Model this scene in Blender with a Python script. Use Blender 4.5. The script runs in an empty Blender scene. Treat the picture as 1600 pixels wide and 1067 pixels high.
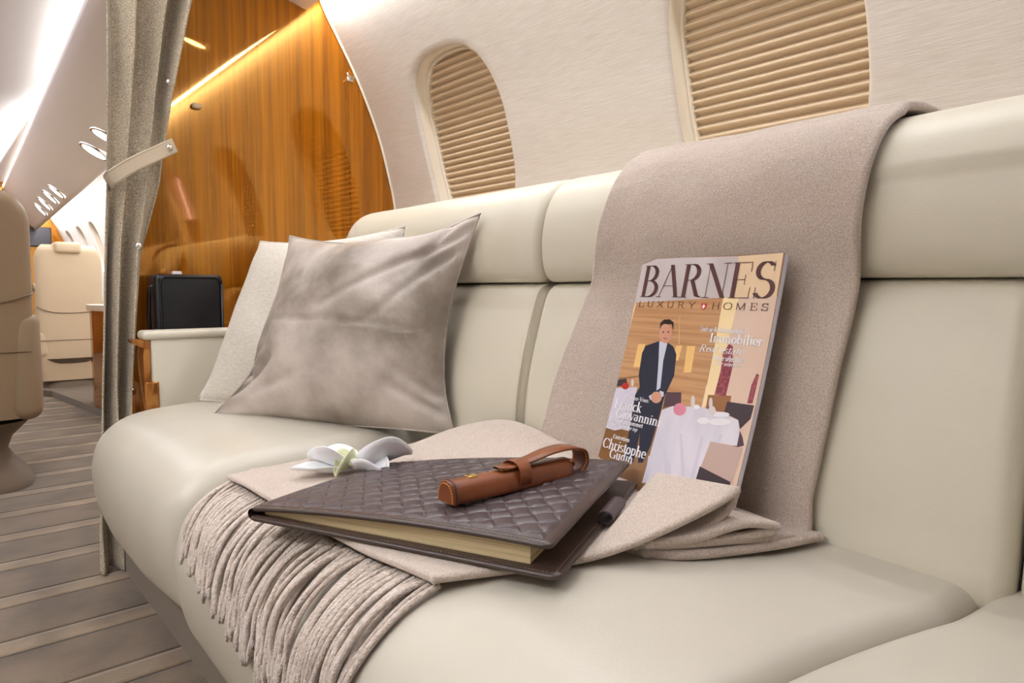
import bpy, bmesh, math, random
import numpy as np
from mathutils import Vector, noise
random.seed(7)
PI = math.pi
scene = bpy.context.scene
COL = scene.collection

# ------------------------------------------------------------------ camera, world, lights, exposure
cam_d = bpy.data.cameras.new('camera')
cam_d.sensor_width = 36.0
cam_d.lens = 36.0 * 1067.0 / 1600.0
cam_d.clip_start = 0.02
cam = bpy.data.objects.new('camera', cam_d)
COL.objects.link(cam)
cam.location = (0, 0, 0.78)
cam.rotation_euler = (math.radians(90 - 4.208), 0, math.radians(-40.999))
scene.camera = cam

world = bpy.data.worlds.new('world')
scene.world = world
world.use_nodes = True
world.node_tree.nodes['Background'].inputs[0].default_value = (0.50, 0.42, 0.95, 1)
world.node_tree.nodes['Background'].inputs[1].default_value = 9.0

scene.view_settings.view_transform = 'Standard'
scene.view_settings.look = 'None'
scene.view_settings.gamma = 1.0
scene.view_settings.use_curve_mapping = False
scene.view_settings.exposure = 0.2

def area(name, loc, target, sx, sy, power, color=(1.0, 0.93, 0.83)):
    d = bpy.data.lights.new(name, 'AREA')
    d.shape = 'RECTANGLE'; d.size = sx; d.size_y = sy
    d.energy = power; d.color = color
    o = bpy.data.objects.new(name, d); COL.objects.link(o)
    o.location = loc
    v = Vector(target) - Vector(loc)
    o.rotation_euler = v.to_track_quat('-Z', 'Y').to_euler()
    return o

def strip(name, x, z, y0, y1, w, dirv, power, color=(1.0, 0.93, 0.83)):
    """a long lamp strip running along the cabin (Y), shining along dirv (x, z)"""
    d = bpy.data.lights.new(name, 'AREA')
    d.shape = 'RECTANGLE'; d.size = w; d.size_y = y1 - y0
    d.energy = power; d.color = color
    o = bpy.data.objects.new(name, d); COL.objects.link(o)
    o.location = (x, (y0 + y1) / 2, z)
    # local Y along world Y, local -Z along dirv
    o.rotation_euler = (0, math.atan2(-dirv[0], -dirv[1]), 0)
    return o

WARM = (0.94, 0.975, 1.03)
# added area lights standing in for the cove-lit ceiling of both cabins
strip('ceiling_bounce', 0.05, 2.03, 0.3, 2.3, 0.8, (0, -1), 8.5, WARM)
strip('aft_ceiling_bounce', 0.1, 2.03, 2.6, 9.8, 0.6, (0, -1), 26, WARM)
# wall wash lamps hidden above the valence edge
strip('wall_wash', 1.122, 1.815, -0.6, 2.36, 0.025, (0.45, -1), 11.5, WARM)
strip('left_wall_wash', -0.74, 1.80, 0.2, 2.36, 0.03, (-0.5, -1), 52, WARM)
strip('aft_wall_wash', 1.16, 1.70, 2.6, 9.8, 0.03, (0.15, -1), 42, WARM)
# cove lamps at the edge of the ceiling panel
strip('cove', 0.50, 1.975, 0.0, 2.3, 0.03, (-1, 0.35), 14, WARM)
strip('aft_cove', 0.66, 1.975, 2.6, 9.8, 0.03, (-1, 0.35), 20, WARM)
strip('left_cove', -0.25, 1.975, -1.9, 9.5, 0.03, (1, 0.35), 14, WARM)
def spot(name, loc, target, power, ang=70, rad=0.03):
    d = bpy.data.lights.new(name, 'SPOT')
    d.energy = power; d.spot_size = math.radians(ang); d.spot_blend = 0.6
    d.shadow_soft_size = rad; d.color = WARM
    o = bpy.data.objects.new(name, d); COL.objects.link(o)
    o.location = loc
    v = Vector(target) - Vector(loc)
    o.rotation_euler = v.to_track_quat('-Z', 'Y').to_euler()
for y, p in ((-0.25, 1.5), (0.55, 2.5), (1.12, 11), (1.62, 13)):
    spot('downlight', (0.93, y, 1.83), (0.60, y + 0.02, 0.45), p)

# ------------------------------------------------------------------ materials
def sr(r, g, b):
    f = lambda c: ((c/255)/12.92 if c/255 <= 0.04045 else ((c/255+0.055)/1.055)**2.4)
    return (f(r), f(g), f(b), 1)

class NT:
    def __init__(s, m): s.t = m.node_tree; s.n = s.t.nodes; s.l = s.t.links
    def new(s, typ, **kw):
        n = s.n.new(typ)
        for k, v in kw.items():
            if k.startswith('i_'): n.inputs[k[2:].replace('_', ' ')].default_value = v
            else: setattr(n, k, v)
        return n
    def link(s, a, b): s.l.new(a, b)

def mat(name, col, rough=0.5, spec=0.5, metal=0.0, sheen=0.0, sheen_rough=0.3, sheen_tint=None, coat=0.0, coat_rough=0.03, coat_ior=1.5,
        var=None, bump=None, bump2=None, wave=None, emit=None, trans=0.0, sss=0.0, aniso=None):
    """var=(colour2, scale_xyz, detail, lo, hi)  bump=(scale_xyz, strength, distance, detail)  wave=(axis, scale, strength, distance)"""
    m = bpy.data.materials.new(name); m.use_nodes = True
    nt = NT(m); b = nt.n['Principled BSDF']
    b.inputs['Base Color'].default_value = col
    b.inputs['Roughness'].default_value = rough
    b.inputs['Specular IOR Level'].default_value = spec
    b.inputs['Metallic'].default_value = metal
    if sheen:
        b.inputs['Sheen Weight'].default_value = sheen
        b.inputs['Sheen Roughness'].default_value = sheen_rough
        if sheen_tint: b.inputs['Sheen Tint'].default_value = sheen_tint
    if coat:
        b.inputs['Coat Weight'].default_value = coat
        b.inputs['Coat Roughness'].default_value = coat_rough
        b.inputs['Coat IOR'].default_value = coat_ior
    if trans: b.inputs['Transmission Weight'].default_value = trans
    if sss:
        b.inputs['Subsurface Weight'].default_value = sss
        b.inputs['Subsurface Radius'].default_value = (0.01, 0.006, 0.004)
    if emit:
        b.inputs['Emission Color'].default_value = emit[0]
        b.inputs['Emission Strength'].default_value = emit[1]
    tc = nt.new('ShaderNodeTexCoord')
    def nz(scale, detail):
        mp = nt.new('ShaderNodeMapping'); mp.inputs['Scale'].default_value = scale
        nt.link(tc.outputs['Object'], mp.inputs['Vector'])
        n = nt.new('ShaderNodeTexNoise'); n.inputs['Scale'].default_value = 1.0
        n.inputs['Detail'].default_value = detail
        nt.link(mp.outputs[0], n.inputs['Vector'])
        return n
    if var:
        c2, sc, det, lo, hi = var
        n = nz(sc, det)
        r = nt.new('ShaderNodeValToRGB')
        r.color_ramp.elements[0].position = lo; r.color_ramp.elements[0].color = col
        r.color_ramp.elements[1].position = hi; r.color_ramp.elements[1].color = c2
        nt.link(n.outputs['Fac'], r.inputs['Fac'])
        nt.link(r.outputs['Color'], b.inputs['Base Color'])
    prev = None
    for bp in (bump, bump2):
        if not bp: continue
        sc, st, di, det = bp
        n = nz(sc, det)
        bn = nt.new('ShaderNodeBump'); bn.inputs['Strength'].default_value = st; bn.inputs['Distance'].default_value = di
        nt.link(n.outputs['Fac'], bn.inputs['Height'])
        if prev: nt.link(prev.outputs[0], bn.inputs['Normal'])
        prev = bn
    if wave:
        ax, sc, st, di = wave
        w = nt.new('ShaderNodeTexWave', bands_direction=ax); w.inputs['Scale'].default_value = sc
        w.inputs['Distortion'].default_value = 0.3
        nt.link(tc.outputs['Object'], w.inputs['Vector'])
        bn = nt.new('ShaderNodeBump'); bn.inputs['Strength'].default_value = st; bn.inputs['Distance'].default_value = di
        nt.link(w.outputs['Fac'], bn.inputs['Height'])
        if prev: nt.link(prev.outputs[0], bn.inputs['Normal'])
        prev = bn
    if prev: nt.link(prev.outputs[0], b.inputs['Normal'])
    return m

M = {}
M['leather'] = mat('cream_leather_darkened', sr(193, 186, 173), 0.38, 0.5, var=(sr(188, 181, 166), (3, 3, 3), 2, .35, .7),  # seat copy of the sofa leather, darkened to offset strong light from above
                   bump=((420, 420, 420), 0.10, 0.002, 2), bump2=((9, 9, 9), 0.12, 0.01, 2))
M['leather_back'] = mat('cream_leather_lightened', sr(214, 207, 190), 0.40, 0.45, var=(sr(208, 200, 181), (3, 3, 3), 2, .35, .7),  # lighter copy of the same leather for the less lit backs and arm
                   bump=((420, 420, 420), 0.10, 0.002, 2), bump2=((9, 9, 9), 0.10, 0.01, 2))
M['seam'] = mat('seam_leather', sr(180, 165, 138), 0.5)
M['wall'] = mat('wall_fabric', sr(218, 209, 198), 0.75, 0.2, var=(sr(206, 195, 182), (14, 14, 500), 3, .35, .7),
                bump=((25, 25, 900), 0.35, 0.002, 3))
M['farwall'] = mat('far_wall_fabric', sr(238, 234, 226), 0.7, 0.2)
M['ceil'] = mat('ceiling_panel', sr(220, 214, 208), 0.45, 0.4)
M['psu'] = mat('service_panel', sr(232, 222, 210), 0.4, 0.4)
M['ivory'] = mat('ivory_frame', sr(232, 220, 200), 0.4, 0.4)
M['blind'] = mat('pleated_blind', sr(218, 196, 166), 0.7, 0.2, bump=((300, 60, 60), 0.1, 0.001, 1))
M['dark'] = mat('matte_dark_brown', sr(40, 32, 26), 0.7)  # plain dark brown for the monitor housing and the seat frame
M['curtain'] = mat('curtain_wool', sr(212, 199, 178), 0.9, 0.1, sheen=0.35, var=(sr(120, 106, 86), (330, 330, 330), 1.5, .30, .74),
                   bump=((380, 380, 380), 0.5, 0.003, 1))
M['strap'] = mat('strap_leather', sr(196, 182, 160), 0.45, 0.4, bump=((300, 300, 300), 0.1, 0.001, 1))
M['chrome'] = mat('chrome', (0.9, 0.88, 0.85, 1), 0.12, 0.5, 1.0)
M['gold'] = mat('brass', sr(226, 190, 120), 0.2, 0.5, 1.0)
M['throw'] = mat('cashmere_throw', sr(204, 190, 179), 0.95, 0.1, sheen=0.7, sheen_rough=0.5, sheen_tint=sr(240, 230, 222),
                 var=(sr(176, 158, 144), (420, 420, 420), 3, .34, .70), bump=((520, 520, 520), 0.5, 0.003, 3), bump2=((26, 26, 26), 0.35, 0.01, 3))
M['fringe'] = mat('throw_yarn', sr(214, 199, 188), 0.95, 0.1, sheen=0.5, sheen_rough=0.5, var=(sr(190, 172, 158), (160, 160, 160), 2, .35, .7),
                  bump=((350, 350, 350), 0.8, 0.004, 2))
M['velvet'] = mat('velvet', sr(128, 116, 105), 0.38, 0.5, sheen=0.8, sheen_rough=0.25, sheen_tint=sr(245, 236, 226),
                  var=(sr(198, 186, 177), (5.5, 5.5, 5.5), 5, .34, .66), bump=((13, 13, 13), 0.4, 0.015, 4), bump2=((700, 700, 700), 0.15, 0.001, 1))
M['linen'] = mat('linen', sr(226, 220, 212), 0.85, 0.15, sheen=0.2, var=(sr(210, 200, 184), (60, 60, 420), 3, .35, .7), bump=((420, 420, 420), 0.5, 0.002, 2))
M['woven'] = mat('woven_leather', sr(74, 61, 62), 0.34, 0.5, var=(sr(70, 57, 57), (30, 30, 30), 2, .35, .7), bump=((500, 500, 500), 0.12, 0.001, 2))
M['brownleather'] = mat('dark_brown_leather', sr(62, 46, 40), 0.35, 0.5, bump=((450, 450, 450), 0.15, 0.001, 2))
M['pages'] = mat('page_edges', sr(216, 196, 156), 0.8, 0.1, var=(sr(190, 168, 128), (3, 3, 900), 1, .4, .65))
M['tan'] = mat('cognac_leather', sr(136, 72, 34), 0.33, 0.5, var=(sr(112, 56, 26), (25, 25, 25), 3, .35, .7), bump=((420, 420, 420), 0.2, 0.001, 2))
M['tandark'] = mat('dark_edge_leather', sr(62, 30, 16), 0.5)
M['thread'] = mat('yellow_thread', sr(232, 170, 80), 0.7)
M['thread_d'] = mat('brown_thread', sr(120, 100, 90), 0.7)
M['petal'] = mat('white_petal', sr(246, 246, 248), 0.55, 0.3, sss=0.25)
M['petal_g'] = mat('green_sepal', sr(222, 224, 186), 0.55, 0.3, sss=0.2)
M['black'] = mat('black_leather', sr(20, 19, 24), 0.36, 0.5, bump=((350, 350, 350), 0.15, 0.001, 2))
M['paper'] = mat('magazine_paper', sr(232, 224, 232), 0.35, 0.4)
M['chairback'] = mat('taupe_leather', sr(150, 130, 104), 0.45, 0.4, bump=((200, 200, 200), 0.08, 0.002, 2))
M['chairtan'] = mat('sand_leather', sr(216, 192, 160), 0.45, 0.4)
M['screen'] = mat('monitor_screen', sr(70, 68, 72), 0.15, 0.5)
M['led'] = mat('lamp_lens', (1, 1, 1, 1), 0.3, emit=((1, 0.96, 0.88, 1), 14))
M['ledstrip'] = mat('cove_lens', (1, 1, 1, 1), 0.3, emit=((1, 0.95, 0.72, 1), 3.5))
M['plinth'] = mat('plinth_carpet', sr(120, 106, 92), 0.95, 0.05, sheen=0.3, bump=((500, 500, 500), 0.5, 0.003, 2))
M['glass'] = mat('window_glass', (1, 1, 1, 1), 0.02, 0.5, trans=1.0)
M['red'] = mat('red_plastic', sr(200, 30, 30), 0.4)

def wood(name, c1, c2, coat=1.0):
    m = bpy.data.materials.new(name); m.use_nodes = True
    nt = NT(m); b = nt.n['Principled BSDF']
    tc = nt.new('ShaderNodeTexCoord')
    def nz(sc, det, dist=0.0):
        mp = nt.new('ShaderNodeMapping'); mp.inputs['Scale'].default_value = sc
        nt.link(tc.outputs['Object'], mp.inputs['Vector'])
        n = nt.new('ShaderNodeTexNoise'); n.inputs['Scale'].default_value = 1; n.inputs['Detail'].default_value = det
        n.inputs['Distortion'].default_value = dist
        nt.link(mp.outputs[0], n.inputs['Vector']); return n
    a = nz((26, 26, 0.55), 5, 0.25); f = nz((170, 170, 3.5), 3)
    mx = nt.new('ShaderNodeMath', operation='MULTIPLY_ADD'); mx.inputs[1].default_value = 0.35
    nt.link(f.outputs['Fac'], mx.inputs[0])
    m2 = nt.new('ShaderNodeMath', operation='MULTIPLY'); m2.inputs[1].default_value = 0.72
    nt.link(a.outputs['Fac'], m2.inputs[0]); nt.link(m2.outputs[0], mx.inputs[2])
    r = nt.new('ShaderNodeValToRGB')
    r.color_ramp.elements[0].position = 0.40; r.color_ramp.elements[0].color = c2
    r.color_ramp.elements[1].position = 0.64; r.color_ramp.elements[1].color = c1
    nt.link(mx.outputs[0], r.inputs['Fac']); nt.link(r.outputs['Color'], b.inputs['Base Color'])
    b.inputs['Roughness'].default_value = 0.04
    b.inputs['IOR'].default_value = 3.3
    b.inputs['Specular Tint'].default_value = (1.0, 0.58, 0.18, 1)
    return m
M['wood'] = wood('gloss_walnut_veneer', sr(174, 100, 8), sr(120, 60, 0))
M['leftwall'] = mat('left_wall_lining', sr(205, 198, 188), 0.7, 0.2)
M['paperedge'] = mat('magazine_spine', sr(226, 220, 232), 0.4, 0.4)
M['wood_t'] = wood('gloss_wood_trim', sr(140, 80, 38), sr(92, 48, 22))

def carpet():
    m = bpy.data.materials.new('cut_pile_carpet'); m.use_nodes = True
    nt = NT(m); b = nt.n['Principled BSDF']
    b.inputs['Roughness'].default_value = 0.95; b.inputs['Specular IOR Level'].default_value = 0.1
    b.inputs['Sheen Weight'].default_value = 0.4; b.inputs['Sheen Roughness'].default_value = 0.5
    tc = nt.new('ShaderNodeTexCoord')
    sp = nt.new('ShaderNodeSeparateXYZ'); nt.link(tc.outputs['Object'], sp.inputs[0])
    # bands across the aisle: a narrow loop band and a wide cut band per repeat
    ph = nt.new('ShaderNodeMath', operation='MULTIPLY_ADD'); ph.inputs[1].default_value = 1/0.277; ph.inputs[2].default_value = -1.77/0.277 + 20
    nt.link(sp.outputs['Y'], ph.inputs[0])
    fr = nt.new('ShaderNodeMath', operation='FRACT'); nt.link(ph.outputs[0], fr.inputs[0])
    r = nt.new('ShaderNodeValToRGB')
    el = r.color_ramp.elements
    el[0].position = 0.0; el[0].color = sr(70, 60, 50)
    el[1].position = 1.0; el[1].color = sr(124, 109, 94)
    for p, c in ((0.02, sr(70, 60, 50)), (0.035, sr(160, 144, 126)), (0.27, sr(152, 136, 118)), (0.29, sr(84, 72, 62)), (0.31, sr(120, 105, 90))):
        e = el.new(p); e.color = c
    nt.link(fr.outputs[0], r.inputs['Fac'])
    n = nt.new('ShaderNodeTexNoise'); n.inputs['Scale'].default_value = 7; n.inputs['Detail'].default_value = 5
    nt.link(tc.outputs['Object'], n.inputs['Vector'])
    rr = nt.new('ShaderNodeValToRGB'); rr.color_ramp.elements[0].position = .35; rr.color_ramp.elements[1].position = .7
    rr.color_ramp.elements[0].color = (0.48, 0.42, 0.35, 1); rr.color_ramp.elements[1].color = (0.98, 0.88, 0.76, 1)
    nt.link(n.outputs['Fac'], rr.inputs['Fac'])
    mx = nt.new('ShaderNodeMix', data_type='RGBA', blend_type='MULTIPLY'); mx.inputs[0].default_value = 1.0
    nt.link(r.outputs['Color'], mx.inputs[6]); nt.link(rr.outputs['Color'], mx.inputs[7])
    nt.link(mx.outputs[2], b.inputs['Base Color'])
    n2 = nt.new('ShaderNodeTexNoise'); n2.inputs['Scale'].default_value = 420; n2.inputs['Detail'].default_value = 2
    nt.link(tc.outputs['Object'], n2.inputs['Vector'])
    bn = nt.new('ShaderNodeBump'); bn.inputs['Strength'].default_value = 0.6; bn.inputs['Distance'].default_value = 0.004
    nt.link(n2.outputs['Fac'], bn.inputs['Height'])
    bn2 = nt.new('ShaderNodeBump'); bn2.inputs['Strength'].default_value = 0.7; bn2.inputs['Distance'].default_value = 0.008
    gr = nt.new('ShaderNodeValToRGB'); g = gr.color_ramp.elements
    g[0].position = 0.0; g[0].color = (0, 0, 0, 1); g[1].position = 1.0; g[1].color = (1, 1, 1, 1)
    for p, c in ((0.03, .2), (0.06, .7), (0.25, .7), (0.285, .1), (0.32, 1)):
        e = g.new(p); e.color = (c, c, c, 1)
    nt.link(fr.outputs[0], gr.inputs['Fac']); nt.link(gr.outputs['Color'], bn2.inputs['Height'])
    nt.link(bn.outputs[0], bn2.inputs['Normal']); nt.link(bn2.outputs[0], b.inputs['Normal'])
    return m
M['carpet'] = carpet()

# ------------------------------------------------------------------ mesh helpers
class MB:
    def __init__(s): s.v = []; s.f = []; s.m = []
    def add(s, vs, fs, mi=0):
        o = len(s.v); s.v += [tuple(map(float, p)) for p in vs]
        for f in fs: s.f.append(tuple(i + o for i in f)); s.m.append(mi)
    def grid(s, rows, cu=False, cv=False, mi=0, flip=False):
        n = len(rows); k = len(rows[0]); fs = []
        for i in range(n if cu else n - 1):
            for j in range(k if cv else k - 1):
                a = i * k + j; b = i * k + (j + 1) % k; c = ((i + 1) % n) * k + (j + 1) % k; d = ((i + 1) % n) * k + j
                fs.append((a, d, c, b) if flip else (a, b, c, d))
        s.add([p for r in rows for p in r], fs, mi)
    def tube(s, path, r, k=8, mi=0, cap=True):
        P = [Vector(p) for p in path]; rows = []
        up = Vector((0.13, 0.21, 1)).normalized(); n = len(P)
        for i in range(n):
            t = (P[min(i + 1, n - 1)] - P[max(i - 1, 0)]).normalized()
            x = t.cross(up)
            if x.length < 1e-3: x = t.cross(Vector((1, 0, 0)))
            x.normalize(); y = t.cross(x); y.normalize()
            rr = r[i] if isinstance(r, (list, tuple)) else r
            rows.append([P[i] + (x * math.cos(2*PI*j/k) + y * math.sin(2*PI*j/k)) * rr for j in range(k)])
        s.grid(rows, cv=True, mi=mi)
        if cap:
            o = len(s.v) - n * k
            s.f.append(tuple(o + j for j in reversed(range(k)))); s.m.append(mi)
            s.f.append(tuple(o + (n - 1) * k + j for j in range(k))); s.m.append(mi)
    def box(s, x0, x1, y0, y1, z0, z1, mi=0):
        vs = [(x, y, z) for x in (x0, x1) for y in (y0, y1) for z in (z0, z1)]
        s.add(vs, [(0, 1, 3, 2), (4, 6, 7, 5), (0, 4, 5, 1), (2, 3, 7, 6), (0, 2, 6, 4), (1, 5, 7, 3)], mi)
    def rbox(s, x0, x1, y0, y1, z0, z1, r, seg=3, mi=0):
        bm = bmesh.new(); bmesh.ops.create_cube(bm, size=1)
        for v in bm.verts:
            v.co = Vector((x0 + (v.co.x + .5) * (x1 - x0), y0 + (v.co.y + .5) * (y1 - y0), z0 + (v.co.z + .5) * (z1 - z0)))
        bmesh.ops.bevel(bm, geom=list(bm.edges), offset=r, segments=seg, affect='EDGES', profile=0.5, clamp_overlap=True)
        bm.verts.index_update()
        s.add([v.co for v in bm.verts], [tuple(v.index for v in f.verts) for f in bm.faces], mi); bm.free()
    def prism(s, poly, axis, a, b, mi=0):
        """poly of 2-D points extruded along axis ('x','y','z') from a to b"""
        def P(p, t): return {'x': (t, p[0], p[1]), 'y': (p[0], t, p[1]), 'z': (p[0], p[1], t)}[axis]
        n = len(poly)
        s.add([P(p, a) for p in poly] + [P(p, b) for p in poly],
              [tuple(reversed(range(n))), tuple(range(n, 2*n))] + [(i, (i+1) % n, n + (i+1) % n, n + i) for i in range(n)], mi)
    def sphere(s, c, rx, ry, rz, n=12, k=16, mi=0):
        rows = []
        for i in range(n + 1):
            th = PI * i / n
            rr = max(math.sin(th), 1e-3)
            rows.append([(c[0] + rx*rr*math.cos(2*PI*j/k), c[1] + ry*rr*math.sin(2*PI*j/k), c[2] - rz*math.cos(th)) for j in range(k)])
        s.grid(rows, cv=True, mi=mi)
    def build(s, name, mats, parent=None, smooth=True, fix=True, angle=None):
        me = bpy.data.meshes.new(name)
        loc = Vector((0, 0, 0))
        if parent is not None:
            q = parent
            while q is not None: loc += q.location; q = q.parent
        me.from_pydata([(p[0]-loc.x, p[1]-loc.y, p[2]-loc.z) for p in s.v], [], s.f)
        if not isinstance(mats, (list, tuple)): mats = [mats]
        for m in mats: me.materials.append(m)
        me.polygons.foreach_set('material_index', s.m)
        if smooth: me.polygons.foreach_set('use_smooth', [True] * len(s.f))
        if fix:
            bm = bmesh.new(); bm.from_mesh(me)
            bmesh.ops.recalc_face_normals(bm, faces=bm.faces); bm.to_mesh(me); bm.free()
        if angle is not None: me.set_sharp_from_angle(angle=math.radians(angle))
        me.update()
        o = bpy.data.objects.new(name, me); COL.objects.link(o)
        if parent is not None: o.parent = parent
        return o

def tag(o, label, cat, group=None, kind=None):
    o['label'] = label; o['category'] = cat
    if group: o['group'] = group
    if kind: o['kind'] = kind
    return o
def empty(name, loc, label, cat, group=None):
    o = bpy.data.objects.new(name, None); COL.objects.link(o); o.location = loc; o.empty_display_size = 0.05
    return tag(o, label, cat, group)
def structure(o): o['kind'] = 'structure'; return o

def spline(pts, n, closed=False):
    """Catmull-Rom through 2-D or 3-D points, n samples, even in arc length"""
    P = [np.array(p, float) for p in pts]; k = len(P); out = []
    segs = k if closed else k - 1
    for i in range(segs):
        p0 = P[(i-1) % k] if closed or i > 0 else 2*P[0]-P[1]
        p1 = P[i]; p2 = P[(i+1) % k]
        p3 = P[(i+2) % k] if closed or i + 2 < k else 2*P[-1]-P[-2]
        for j in range(16):
            t = j / 16
            out.append(0.5*((2*p1)+(-p0+p2)*t+(2*p0-5*p1+4*p2-p3)*t*t+(-p0+3*p1-3*p2+p3)*t**3))
    out.append(P[0] if closed else P[-1])
    A = np.array(out); d = np.r_[0, np.cumsum(np.linalg.norm(np.diff(A, axis=0), axis=1))]
    s = np.linspace(0, d[-1], n + 1)[:-1] if closed else np.linspace(0, d[-1], n)
    return np.stack([np.interp(s, d, A[:, c]) for c in range(A.shape[1])], 1)

def cushion(mb, prof, y0, y1, r, n=80, disp=None, yoff=None, ns=10, mid=24, mi=0, r2=None):
    """upholstered roll: closed (x,z) profile run along Y with rounded ends"""
    q = spline(prof, n, True)
    t = np.roll(q, -1, 0) - np.roll(q, 1, 0); t /= np.linalg.norm(t, axis=1)[:, None] + 1e-9
    nrm = np.stack([t[:, 1], -t[:, 0]], 1)
    ar = 0.5*np.sum(q[:, 0]*np.roll(q[:, 1], -1) - np.roll(q[:, 0], -1)*q[:, 1])
    if ar < 0: nrm = -nrm
    r2 = r if r2 is None else r2
    st = []
    for i in range(ns + 1):
        a = (PI/2) * i / ns; st.append((y0 + r*(1 - math.cos(a)), r*(1 - math.sin(a))))
    for i in range(1, mid): st.append((y0 + r + (y1 - y0 - r - r2) * i / mid, 0))
    for i in range(ns + 1):
        a = (PI/2) * (1 - i / ns); st.append((y1 - r2*(1 - math.cos(a)), r2*(1 - math.sin(a))))
    rows = []
    for y, e in st:
        pr = q - nrm * e
        row = []
        for p, nn in zip(pr, nrm):
            x, z = p
            if disp:
                d = disp(x, y, z, nn); x += nn[0]*d; z += nn[1]*d
            row.append((x, y + (yoff(x, y) if yoff else 0), z))
        rows.append(row)
    mb.grid(rows, cv=True, mi=mi)
    for row in (rows[0], rows[-1]):
        c = np.mean(np.array(row), 0); o = len(mb.v)
        mb.v += [tuple(p) for p in row] + [tuple(c)]
        for j in range(n): mb.f.append((o + j, o + (j+1) % n, o + n)); mb.m.append(mi)

def ns3(x, y, z, s): return noise.noise(Vector((x*s, y*s, z*s)))
# ------------------------------------------------------------------ the cabin shell
_prof = spline([(0.0, 1.40), (.5, 1.46), (.9, 1.466), (1.103, 1.451), (1.22, 1.427), (1.387, 1.378), (1.565, 1.299), (1.728, 1.206), (1.80, 1.165), (1.95, 1.10)], 200)
def wx(z): return float(np.interp(z, _prof[:, 0], _prof[:, 1]))
def wn(z):
    d = (wx(z + .01) - wx(z - .01)) / .02      # dx/dz ; outward normal (1, -d)
    l = math.hypot(1, d); return 1 / l, -d / l
def wp(y, z, depth=0.0):
    nx, nz_ = wn(z); return (wx(z) + nx * depth, y, z + nz_ * depth)

def sup(a, b, n, k=96):
    out = []
    for i in range(k):
        t = 2*PI*i/k; c, s_ = math.cos(t), math.sin(t)
        out.append((math.copysign(abs(c)**(2/n), c) * a, math.copysign(abs(s_)**(2/n), s_) * b))
    return out

ZC, WA, WB, WN = 1.27, 0.228, 0.288, 2.9
def build_wall(name, y0, y1, wins, m, a=WA, b=WB, zc=ZC, top=1.95, mirror=None):
    mb = MB()
    zz = list(np.linspace(0, top, 66))
    za, zb_ = zc - b - .09, zc + b + .09
    edges = [y0]
    wins = sorted(wins)
    for w in wins: edges += [w - a - .08, w + a + .08]
    edges.append(y1)
    X = (lambda p: p) if mirror is None else (lambda p: (2*mirror - p[0], p[1], p[2]))
    def g(ya, yb, z_lo, z_hi, nz_, e=.006):
        z_lo = max(0, z_lo - e); ya -= e if ya > y0 else 0; yb += e if yb < y1 else 0
        mb.grid([[X(wp(y, z, .0002)) for z in np.linspace(z_lo, min(z_hi + e, top), nz_)] for y in np.linspace(ya, yb, 6)])
    for i in range(0, len(edges), 2): g(edges[i], edges[i+1], 0, top, 66)
    for w in wins:
        ya, yb = w - a - .08, w + a + .08
        g(ya, yb, 0, za, 30); g(ya, yb, zb_, top, 20)
        base = sup(a, b, WN, 128); rows = []
        for sc, dep in ((0.985, .022), (.992, .012), (1.0, .006), (1.012, .002), (1.03, 0)):
            rows.append([X(wp(w + p[0]*sc, zc + p[1]*sc, dep)) for p in base])
        for t in (.15, .35, .6, .8, 1.0):
            row = []
            for p in base:
                q = (p[0]*1.03, p[1]*1.03)
                k = min((a + .08)/max(abs(q[0]), 1e-6), (b + .09)/max(abs(q[1]), 1e-6))
                e = (q[0]*k, q[1]*k)
                row.append(X(wp(w + q[0] + (e[0]-q[0])*t, zc + q[1] + (e[1]-q[1])*t)))
            rows.append(row)
        mb.grid(rows, cv=True)
    return structure(mb.build(name, m))

WINS = [1.872, 0.805, -0.262]
build_wall('wall_right', -2.0, 2.395, WINS, M['wall'])
FARW = [8.02, 8.72, 9.42]
build_wall('wall_right_aft', 2.395, 10.0, FARW, M['farwall'], a=.15, b=.25, zc=1.22)
build_wall('wall_left', -2.0, 10.0, [], M['leftwall'], mirror=0.2)

def window(idx, yc, a, b, zc, blind_to=None, depth=0.058):
    base = sup(a, b, WN, 128)
    mb = MB(); rows = []
    for sc, dep in ((.99, .014), (.985, .022), (.975, .036), (.962, .048), (.95, depth - .008), (.945, depth - .012), (.93, depth - .014), (.922, depth - .010), (.918, depth - .002), (.918, depth + .03)):
        rows.append([wp(yc + p[0]*sc, zc + p[1]*sc, dep) for p in base])
    mb.grid(rows, cv=True)
    w = structure(mb.build('window_%d' % idx, M['ivory']))
    w['label'] = ('oval cabin window recess with ivory surround',)[0]
    del w['label']
    # pleated blind
    bm_ = MB(); pitch = .0205
    zlo, zhi = zc - b*.925, zc + b*.925 if blind_to is None else blind_to
    z = zhi + .012 if blind_to is None else zhi; rows = []
    def half(zz):
        t = min(abs(zz - zc) / (b*.93), 1.0); return a*.93*(1 - t**WN)**(1/WN)
    while z > zlo + .004:
        for fz, fd in ((0, 0.0), (.30, -.0165), (.36, -.0180), (.48, -.0180), (.53, -.0160), (.75, -.006)):
            zz = min(max(z - fz*pitch, zlo + .001), zc + b*.9285); h = max(half(zz), .03)
            rows.append([wp(yc + h*t, zz, depth + .012 + fd) for t in np.linspace(-1, 1, 24)])
        z -= pitch
    bm_.grid(rows)
    bl = bm_.build('pleated_blind', M['blind'], w, smooth=False)
    g = MB(); g.add([wp(yc + p[0]*.93, zc + p[1]*.93, depth + .034) for p in base] + [wp(yc, zc, depth + .034)], [(i, (i+1) % 128, 128) for i in range(128)])
    g.build('pane', M['glass'], w)
    # outer shell around the pane keeps daylight only inside the pane
    return w
window(1, WINS[0], WA, WB, ZC)
window(2, WINS[1], WA, WB, ZC)
window(3, WINS[2], WA, WB, ZC, blind_to=1.27)
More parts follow.
